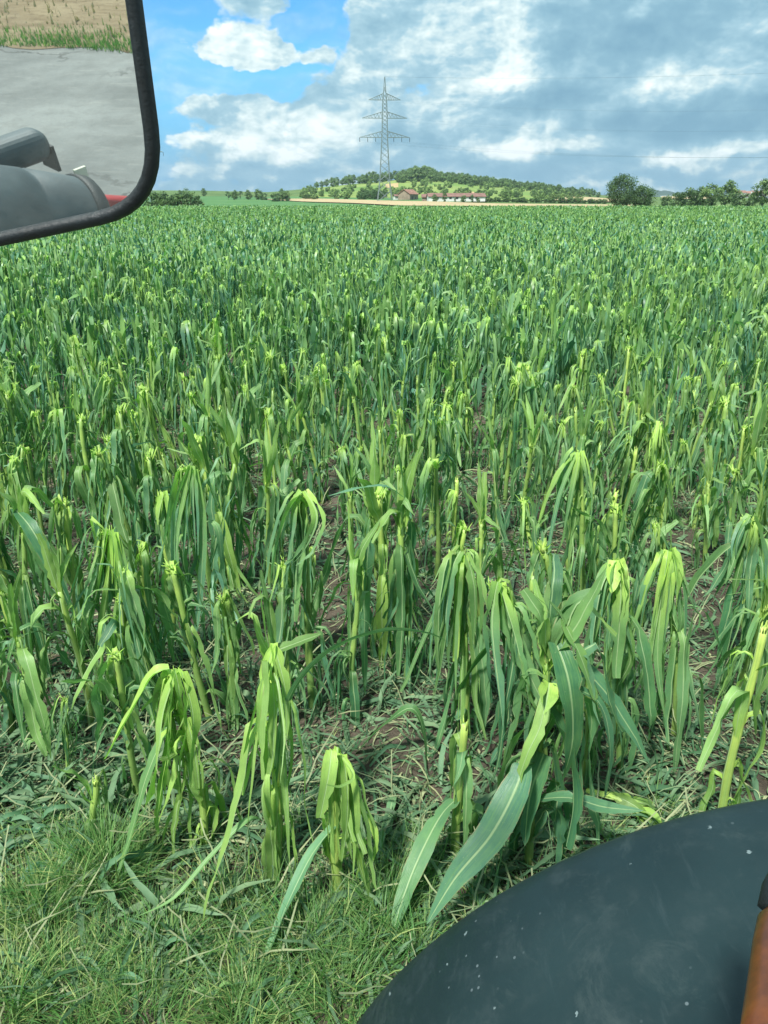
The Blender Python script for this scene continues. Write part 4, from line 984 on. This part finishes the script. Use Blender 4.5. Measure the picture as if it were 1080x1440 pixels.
for k, (hi, line, w, tn) in enumerate([
    (1, [(153, 745), (140, 820), (112, 930), (72, 1050)], .020, YG), (1, [(158, 748), (150, 850), (135, 950), (118, 1045)], .022, YG), (1, [(150, 742), (128, 860), (98, 960), (90, 1010)], .014, GG),
    (1, [(162, 748), (170, 840), (160, 930), (152, 1030)], .024, YG), (1, [(156, 745), (164, 800), (158, 860)], .018, ((1, 0, 1), (.8, 0, 1))), (1, [(168, 760), (180, 850), (176, 940)], .018, GG),
    (2, [(268, 655), (252, 740), (240, 840), (222, 915)], .022, GG), (2, [(270, 655), (262, 760), (255, 860), (262, 940)], .026, GG), (2, [(274, 660), (285, 740), (282, 830), (272, 905)], .020, GG), (2, [(266, 655), (245, 720), (243, 800)], .016, GG), (2, [(272, 655), (270, 720), (272, 830)], .024, GG),
    (3, [(229, 692), (226, 730), (232, 775)], .024, ((.9, 0, 1), (.6, .1, .9))), (3, [(232, 690), (240, 735), (236, 780)], .016, YG),
    (6, [(648, 775), (632, 810), (622, 890), (626, 1000)], .030, GG), (6, [(654, 778), (668, 830), (668, 910), (660, 1000)], .034, ((.5, 0, 1), (.2, .2, .9))), (6, [(650, 780), (644, 860), (640, 930)], .018, ((1, 0, 1), (.6, 0, 1))), (6, [(644, 778), (612, 860), (604, 960)], .014, GG),
    (7, [(700, 818), (692, 880), (700, 960), (706, 1040)], .036, GG), (7, [(703, 820), (712, 860), (728, 930), (738, 1010)], .030, ((.9, .1, 1), (.15, .3, .8))),
    (8, [(772, 1000), (800, 1060), (806, 1130), (796, 1190)], .050, DK), (8, [(765, 1060), (745, 1120), (738, 1190)], .045, DK), (8, [(778, 960), (840, 985), (858, 1050), (850, 1120)], .030, DK), (8, [(772, 960), (770, 985), (762, 1020)], .036, ((.8, 0, 1), (.6, 0, 1))),
    (10, [(466, 1055), (462, 1090), (450, 1150)], .026, LG), (10, [(480, 1062), (490, 1120), (486, 1210), (478, 1310)], .026, LG), (10, [(474, 1058), (470, 1130), (476, 1200)], .022, LG), (10, [(476, 1060), (497, 1090), (480, 1106), (460, 1104)], .007, LG),
    (11, [(385, 905), (372, 960), (366, 1030), (372, 1075)], .020, LG), (11, [(384, 905), (398, 960), (402, 1040), (398, 1090)], .022, LG), (11, [(380, 930), (362, 990), (330, 1120)], .016, LG), (11, [(375, 1000), (350, 1060), (335, 1140), (325, 1180)], .024, LG), (11, [(383, 960), (388, 1020), (384, 1100)], .024, LG),
    (12, [(245, 940), (252, 985), (236, 1045)], .030, LG), (12, [(255, 945), (268, 1000), (262, 1070), (258, 1110)], .026, LG), (12, [(248, 942), (232, 1000), (228, 1070), (232, 1130)], .024, LG), (12, [(262, 1010), (280, 1080), (286, 1160)], .020, LG),
    (15, [(944, 772), (952, 810), (948, 872)], .028, ((.85, 0, 1), (.5, .1, 1))), (15, [(936, 775), (908, 830), (896, 900), (890, 975)], .022, GG), (15, [(940, 775), (930, 850), (925, 930), (935, 1010)], .022, YG), (15, [(946, 775), (966, 840), (968, 930)], .018, GG),
    (16, [(862, 790), (848, 830), (842, 900), (850, 960)], .030, GG), (16, [(868, 790), (880, 850), (876, 930)], .026, LG), (16, [(864, 788), (862, 812), (860, 835)], .028, ((.9, 0, 1), (.8, 0, 1))),
    (17, [(814, 636), (808, 690), (796, 760)], .020, YG), (17, [(818, 634), (826, 690), (820, 770)], .020, YG), (17, [(812, 636), (786, 700), (770, 780)], .014, GG),
    (19, [(926, 592), (920, 620), (918, 660)], .018, ((1, 0, 1), (.8, 0, 1))), (19, [(930, 592), (938, 630), (934, 680)], .018, YG), (4, [(425, 692), (405, 720), (388, 775), (380, 830)], .030, ((.6, 0, 1), (.15, .3, .8))), (4, [(428, 690), (446, 725), (430, 770), (400, 800)], .026, YG),
    (18, [(640, 690), (630, 715), (612, 748)], .026, YG), (20, [(1058, 725), (1036, 770), (1030, 850)], .034, GG), (20, [(1060, 725), (1078, 790), (1078, 860)], .026, GG), (21, [(18, 640), (14, 670), (22, 720)], .020, ((1, 0, 1), (.4, .3, .9)))]):
    y_ = Yh[hi]; r_ = random.Random(k * 7 + 3)
    sweep(hero_xy(hi), [(a, b, y_ - .03 - .05 * j + r_.uniform(-.02, .01)) for j, (a, b) in enumerate(line)], w, tn, seed=50 + k, tip=r_.choice([0, 0, .3, .6]), cup=r_.uniform(.1, .7), tw=r_.uniform(-.5, .5), base=.7, split=1 if w < .017 or tn is DK else r_.choice([1, 2, 2, 3]))
# broken stalk piece lying beside the mudguard
root = empty('broken_maize_stalk', tuple(ground_at(880, 1150))); tag(root, 'pale split maize stalk lying on the ground beside the mudguard', 'maize stalk')
rl = random.Random(4); bl_ = Vector(root.location); mb = MB(); a, c = ground_at(825, 1112, .08) - bl_, ground_at(935, 1165, .04) - bl_
mb.tube([a, a.lerp(c, .4) + Vector((0, 0, .04)), c], [.014, .018, .016], 9, tone=(.75, .2, .8), flat=.7); mb.build('stalk', M['stalk'], root, smooth=True)
for q in range(5):
    st = a.lerp(c, .2 + .1 * q) + Vector((0, 0, .02)); az = math.atan2((c - a).y, (c - a).x) + rl.gauss(0, .35)
    leaf(rl, st, az, .22 + .1 * rl.random(), .022, .2, .3, -.3, 0, 1, .45 + .2 * rl.random(), .2, .3).build('leaf', M['maize'], root, smooth=True)
for (p, q, w, tn, lab) in [((205, 1385), (100, 1345), .012, (.1, .8, .9), 'narrow grey green leaf lying on the grass at the lower left'), ((500, 1350), (400, 1338), .012, (.2, .6, .8), 'pale leaf strip lying flat on the grass below the lime plant'),
        ((555, 1120), (530, 1205), .022, (.2, .9, .9), 'rolled pale leaf leaning on the ground right of the lime plant'), ((5, 1200), (70, 1160), .03, (.02, .8, .5), 'wide blue green fallen leaf at the left edge'),
        ((30, 1240), (120, 1180), .03, (.0, .7, .4), 'dark blue green fallen leaf just above the grass clump'), ((270, 1400), (330, 1385), .012, (.3, .4, .7), 'short curled leaf scrap in the lower grass')]:
    A, B = ground_at(*p, .05), ground_at(*q, .07); d = B - A; az = math.atan2(d.y, d.x); r_ = random.Random(p[0]); mb = MB()
    pts = [A + d * (i / 10) + Vector((0, 0, .02 * math.sin(i))) - A for i in range(11)]
    ribbon(mb, r_, pts, [az] * 11, w, 4, -1, 1, .5, .1, .3, 0, .1, lambda s: tn); o = mb.build('fallen_leaf', M['maize'], smooth=True); o.location = A; tag(o, lab, 'fallen leaf')

# library of standing plants for the rows
rng = random.Random(2024)
LIB = []
spec = [('fold', .0), ('fold', .05), ('whorl', .0), ('fold', .12), ('stub', .1), ('fold', .0), ('whorl', .05), ('fold', .22), ('fold', .0), ('whorl', .0), ('fold', .35), ('fold', .03), ('whorl', .08), ('stub', .0), ('fold', .08), ('fold', .0), ('fold', .18), ('whorl', .12), ('fold', .04), ('stub', .3)]
KL = {'fold': 'limp snapped top hanging down', 'whorl': 'ragged leaves still pointing up', 'stub': 'bare broken stump top'}
for i, (k, b) in enumerate(spec):
    root = empty('maize_plant', (0, 0, 0)); ht = rng.uniform(.82, 1.02) * (.8 if k == 'stub' else 1)
    place_parts(make_plant(500 + i, k, ht, (rng.gauss(0, .05), rng.gauss(0, .05)), 0 if i < 8 else 0, bright=b, hangL=rng.uniform(.4, .65), blue=rng.uniform(.2, .7)), root)
    LIB.append((root, k, b))
kids = {r.name: [c for c in r.children] for r, _, _ in LIB}
usedlib = set(); cells = []
Y = 2.66; row = 0
GAPS = [(ground_at(95, 800), .32), (ground_at(700, 800), .36), (ground_at(560, 1020), .30), (ground_at(1010, 930), .34), (ground_at(930, 1010), .2), (ground_at(370, 900), .22), (ground_at(700, 880), .2), (ground_at(870, 560), .3), (ground_at(640, 700), .22), (ground_at(110, 870), .3)]
while Y < 9.2:
    x = -.60 * Y - .5
    while x < .60 * Y + .5:
        px_, py_ = x + rng.gauss(0, .03), Y + rng.gauss(0, .06) + .06 * x
        x += rng.uniform(.13, .22) * (1.1 if Y < 5 else 1)
        if any(math.hypot(px_ - a, (py_ - b) * .8) < .17 for a, b in occupied): continue
        if any(math.hypot(px_ - g.x, (py_ - g.y) * .8) < r_ for g, r_ in GAPS): continue
        if Y < 3.0 and (rng.random() < .5 or px_ > .9): continue
        if Y < 3.3 and rng.random() < .15: continue
        if rng.random() < .06: continue
        cells.append((px_, py_, row))
    Y += .75 if row else .44; row += 1
cells = sorted(cells, key=lambda c: c[1])[:277]
for (x, y, row) in cells:
    k = rng.randrange(len(LIB)); root, kind, b = LIB[k]
    if k in usedlib:
        new = root.copy(); COL.objects.link(new)
        for c in kids[root.name]:
            cc = c.copy(); cc.parent = new; COL.objects.link(cc)
    else: new = root; usedlib.add(k)
    new.location = (x, y, 0); s = rng.uniform(.80, 1.14) * (rng.uniform(.5, .85) if row == 0 else 1); new.scale = (s * rng.uniform(.95, 1.1), s, s); new.rotation_euler = (rng.gauss(0, .06), rng.gauss(0, .07), rng.uniform(0, 6.283))
    az = math.degrees(math.atan2(x, y)); where = 'left' if az < -9 else ('right' if az > 9 else 'middle')
    dep = 'nearer' if y < 5.2 else ('mid distance' if y < 7.2 else 'farther')
    col = 'yellow green' if b > .1 else 'green'
    lab = '%s maize plant, %s, in %s rows, %s' % (col, KL[kind], dep, where)
    tag(new, lab, 'maize plant', lab.replace('maize plant', 'maize plants'))
LASTY = max(c[1] for c in cells)
for i, (root, k, b) in enumerate(LIB):
    if i not in usedlib:
        for c in kids[root.name]: bpy.data.objects.remove(c)
        bpy.data.objects.remove(root)
# the rest of the crop: one object
def templates(lod, n, seed, nleaf=None, wid=.038, bigger=1.0):
    out = []; r = random.Random(seed)
    for i in range(n):
        k = r.choice(['fold', 'fold', 'whorl', 'fold', 'whorl', 'stub']); b = r.choice([0, 0, .05, .1, .0, .25])
        mb = MB()
        for nm, q, mk in make_plant(seed + i, k, r.uniform(.84, 1.05), (r.gauss(0, .05), r.gauss(0, .05)), lod, bright=b, nleaf=nleaf, wid=wid, hangL=.5, blue=r.uniform(.2, .7)):
            mb.add(q.v, q.f, q.uv, [(a_, b_, c_) for a_, b_, c_ in q.t])
        out.append(mb.arrays())
    return out
nr = np.random.default_rng(8)
def zone(y0, y1, dens, tpl, hs=1.0, ws=1.0):
    pos = []; Yc = y0
    while Yc < y1:
        w = .60 * Yc + 1.2; step = 1.0 / (dens * .75); xs = np.arange(-w, w, step); xs = xs + nr.normal(0, step * .3, len(xs))
        p = np.stack([xs, Yc + .06 * xs * min(1, 12 / Yc) + nr.normal(0, .09, len(xs)), np.zeros(len(xs))], 1); p = p[nr.random(len(xs)) > .05]
        pos.append(p); Yc += .75
    pos = np.concatenate(pos); n = len(pos)
    # slow patches of taller and shorter growth
    pt_ = .06 * np.sin(pos[:, 0] * .31 + 1) * np.sin(pos[:, 1] * .23) + .04 * np.sin(pos[:, 0] * .9 + pos[:, 1] * .7)
    s = nr.uniform(.74, 1.17, n) * (1 + pt_); sc = np.stack([s * ws, s * ws, s * hs], 1)
    jit = np.stack([nr.normal(0, .07, n), nr.normal(0, .15, n), nr.normal(0, .25, n)], 1)
    return scatter(tpl, nr.integers(0, len(tpl), n), pos, nr.uniform(0, 6.283, n), sc, jit)
Z = [zone(LASTY + .5, 20, 7, templates(1, 16, 900)), zone(20, 52, 7.5, templates(2, 14, 1200, wid=.042)), zone(52, 110, 4, templates(2, 12, 1400, nleaf=3, wid=.06), 1.0, 1.25), zone(110, 191, 2.2, templates(2, 10, 1600, nleaf=2, wid=.085), 1.0, 1.5)]
V = []; F = []; U = []; T = []; off = 0
for v, f, u, t_ in Z: V.append(v); F.append(f + off); U.append(u); T.append(t_); off += len(v)
crop = numpy_mesh('maize_crop', np.concatenate(V), np.concatenate(F), np.concatenate(U), np.concatenate(T), M['maize_far'])
tag(crop, kind='stuff'); print('crop quads', len(crop.data.polygons))
# shreds of leaf and straw on the soil
def litter():
    tpl = []; r = random.Random(61)
    for i in range(40):
        mb = MB(); L = r.choice([.03, .05, .07, .1, .16, .24]) * r.uniform(.7, 1.2); n = 5; az = 0
        pts, azs = path(r, (0, 0, .012), 0, L, r.uniform(-.1, .35), .5, r.uniform(-.5, .1), n, .4, .25, ground=.006)
        big = r.random()
        tn = (r.uniform(.75, 1) if big < .15 else r.uniform(0, .3), r.uniform(.1, .9), r.random())
        ribbon(mb, r, pts, azs, r.uniform(.0015, .005) if r.random() < .8 else r.uniform(.006, .014), 1, -1, 1, .7, r.choice([0, .4, .8]), .3, r.uniform(-.6, .6), .35, lambda s: tn, .1, .1); tpl.append(mb.arrays())
    N = 78000; y = 1.7 + 8.5 * nr.random(N) ** 1.35; x = (nr.random(N) * 2 - 1) * (.56 * y + .6)
    keep = nr.random(N) < np.clip((y - 1.2) / 1.2, .25, 1) * (np.sin(x * 3.1 + y * 2.3) * np.sin(y * 4.1 - x * 1.7) * .35 + .7); x, y = x[keep], y[keep]; n = len(x)
    pos = np.stack([x, y, nr.uniform(.0, .035, n)], 1)
    v = scatter(tpl, nr.integers(0, 40, n), pos, nr.uniform(0, 6.283, n), nr.uniform(.7, 1.4, n), np.stack([nr.normal(0, .05, n), nr.normal(0, .1, n), nr.normal(0, .2, n)], 1))
    big = []
    for i in range(24):
        mb = MB(); L = r.uniform(.12, .34); pts, azs = path(r, (0, 0, .03), 0, L, r.uniform(.0, .5), .45, r.uniform(-.6, .0), 9, .5, .22, ground=.012)
        tn = (r.uniform(0, .25), r.uniform(.3, 1), r.random())
        ribbon(mb, r, pts, azs, r.uniform(.004, .014), 2, -1, 1, .6, r.choice([0, .3, .6]), .4, r.uniform(-.7, .7), .2, lambda s: tn, .15, .15); big.append(mb.arrays())
    N = 1500; yb_ = 1.8 + 5.5 * nr.random(N) ** 1.2; xb = (nr.random(N) * 2 - 1) * (.56 * yb_ + .4)
    q = ground_at(90, 1150); xb[:200] = q.x + nr.normal(0, .36, 200); yb_[:200] = q.y + nr.normal(.03, .24, 200)
    keep = nr.random(N) < np.where(yb_ < 2.25, .9, .9); keep[:200] = True; xb, yb_ = xb[keep], yb_[keep]; n2 = len(xb)
    v2 = scatter(big, nr.integers(0, 24, n2), np.stack([xb, yb_, nr.uniform(.0, .03, n2)], 1), nr.uniform(0, 6.283, n2), nr.uniform(.7, 1.2, n2), np.stack([nr.normal(0, .05, n2), nr.normal(0, .1, n2), nr.normal(0, .2, n2)], 1))
    v = (np.concatenate([v[0], v2[0]]), np.concatenate([v[1], v2[1] + len(v[0])]), np.concatenate([v[2], v2[2]]), np.concatenate([v[3], v2[3]]))
    tag(numpy_mesh('leaf_litter', *v, M['litter']), kind='stuff')
litter()
rg2 = random.Random(12)
TUFTS = []
for q, r_, h, n_ in [((150, 1235), .13, 1.5, 900), ((60, 1290), .13, 1.2, 700), ((330, 1300), .12, 1.0, 400), ((430, 1340), .16, 1.2, 800), ((540, 1290), .12, 1.1, 600), ((230, 1350), .15, 1.1, 700), ((100, 1400), .16, 1.0, 900), ((10, 1420), .12, 1.3, 500), ((350, 1420), .14, .9, 600), ((560, 1230), .10, .9, 400), ((480, 1400), .12, 1.0, 600), ((200, 1440), .14, 1.0, 600)]:
    TUFTS.append((ground_at(*q), r_, h, n_, rg2.random()))
for k in range(120):
    x = rg2.uniform(-1.6, 1.3); y = 1.45 + 1.0 * rg2.random() ** 1.2
    if rg2.random() < .35: y += .5 * rg2.random()
    TUFTS.append((Vector((x, y, 0)), rg2.uniform(.03, .07), rg2.uniform(.5, 1.1), rg2.randint(30, 110), rg2.random()))
def tuft_blades():
    V, F, U, T = [], [], [], []; segs = 5
    spots = []
    for (c, r_, h, n_, dr_) in TUFTS:
        for k in range(n_):
            sub = rg2.random() * 6.28; dx, dy = rg2.gauss(0, r_ * .6), rg2.gauss(0, r_ * .6)
            spots.append((c.x + dx, c.y + dy, h, math.atan2(dy, dx) + rg2.gauss(0, .9), dr_))
    for k in range(6000):
        x = rg2.uniform(-2.0, 2.0); y = 1.3 + 1.3 * rg2.random() ** 1.3
        if math.sin(x * 7 + y * 4) * math.sin(y * 9 - x * 5) > rg2.uniform(-.6, .7) - .1: spots.append((x, y, rg2.uniform(.25, .7), rg2.uniform(0, 6.28), rg2.random()))
    for (x, y, hs, a, dr_) in spots:
        L = rg2.uniform(.07, .22) * hs; w = rg2.choice([.0010, .0014, .0014, .0020, .0032]) * rg2.uniform(.8, 1.3); e = rg2.uniform(.8, 1.55); cv = rg2.uniform(.2, 1.9); b = len(V)
        dry = rg2.random() < (.12 + .35 * (dr_ > .65)); tn = (rg2.uniform(.55, 1) if dry else rg2.uniform(0, .3), rg2.random() * .8, rg2.random())
        px, py, pz = x, y, -.012; fa = a + 1.57 + rg2.gauss(0, .5); cf, sf = math.cos(fa) * w, math.sin(fa) * w
        for q in range(segs + 1):
            f = q / segs; wd = 1 - f ** 2 * .95
            for sg in (-1, 1): V.append((px + sg * cf * wd, py + sg * sf * wd, max(pz, -.01))); U.append((.3, f)); T.append(tn)
            ee = e - cv * f; px += math.cos(a) * math.cos(ee) * L / segs; py += math.sin(a) * math.cos(ee) * L / segs; pz += math.sin(ee) * L / segs
        for q in range(segs): F.append((b + 2 * q, b + 2 * q + 1, b + 2 * q + 3, b + 2 * q + 2))
    return np.array(V), np.array(F), np.array(U), np.array(T)
tag(numpy_mesh('grass', *tuft_blades(), M['grass']), kind='stuff')
def pw():
    y = 2.2 + 7 * rg2.random(); x = rg2.uniform(-.6, .6) * y
    return x, y, -.01, .3 + .7 * (math.sin(x * 4 + y * 3) * .5 + .5)
tag(numpy_mesh('weeds', *blades(rg2, 9000, pw, .03, .10, .003, .12, .9, 3), M['grass']), kind='stuff')

# air between the camera and the far hills
hz = MB(); hz.box((0, 2150, 70), (7000, 4600, 150)); hzo = hz.build('haze', M['dark']); tag(hzo, kind='stuff')
mh = bpy.data.materials.new('haze_air'); mh.use_nodes = True; tn_ = NT(mh.node_tree); tn_.n.clear()
ho = tn_.node('ShaderNodeOutputMaterial'); pvn = tn_.node('ShaderNodeVolumePrincipled'); pvn.inputs['Density'].default_value = 1.3e-4; pvn.inputs['Color'].default_value = (.72, .87, 1.0, 1)
pvn.inputs['Anisotropy'].default_value = .3; tn_.l.new(pvn.outputs[0], ho.inputs['Volume']); hzo.data.materials.clear(); hzo.data.materials.append(mh)
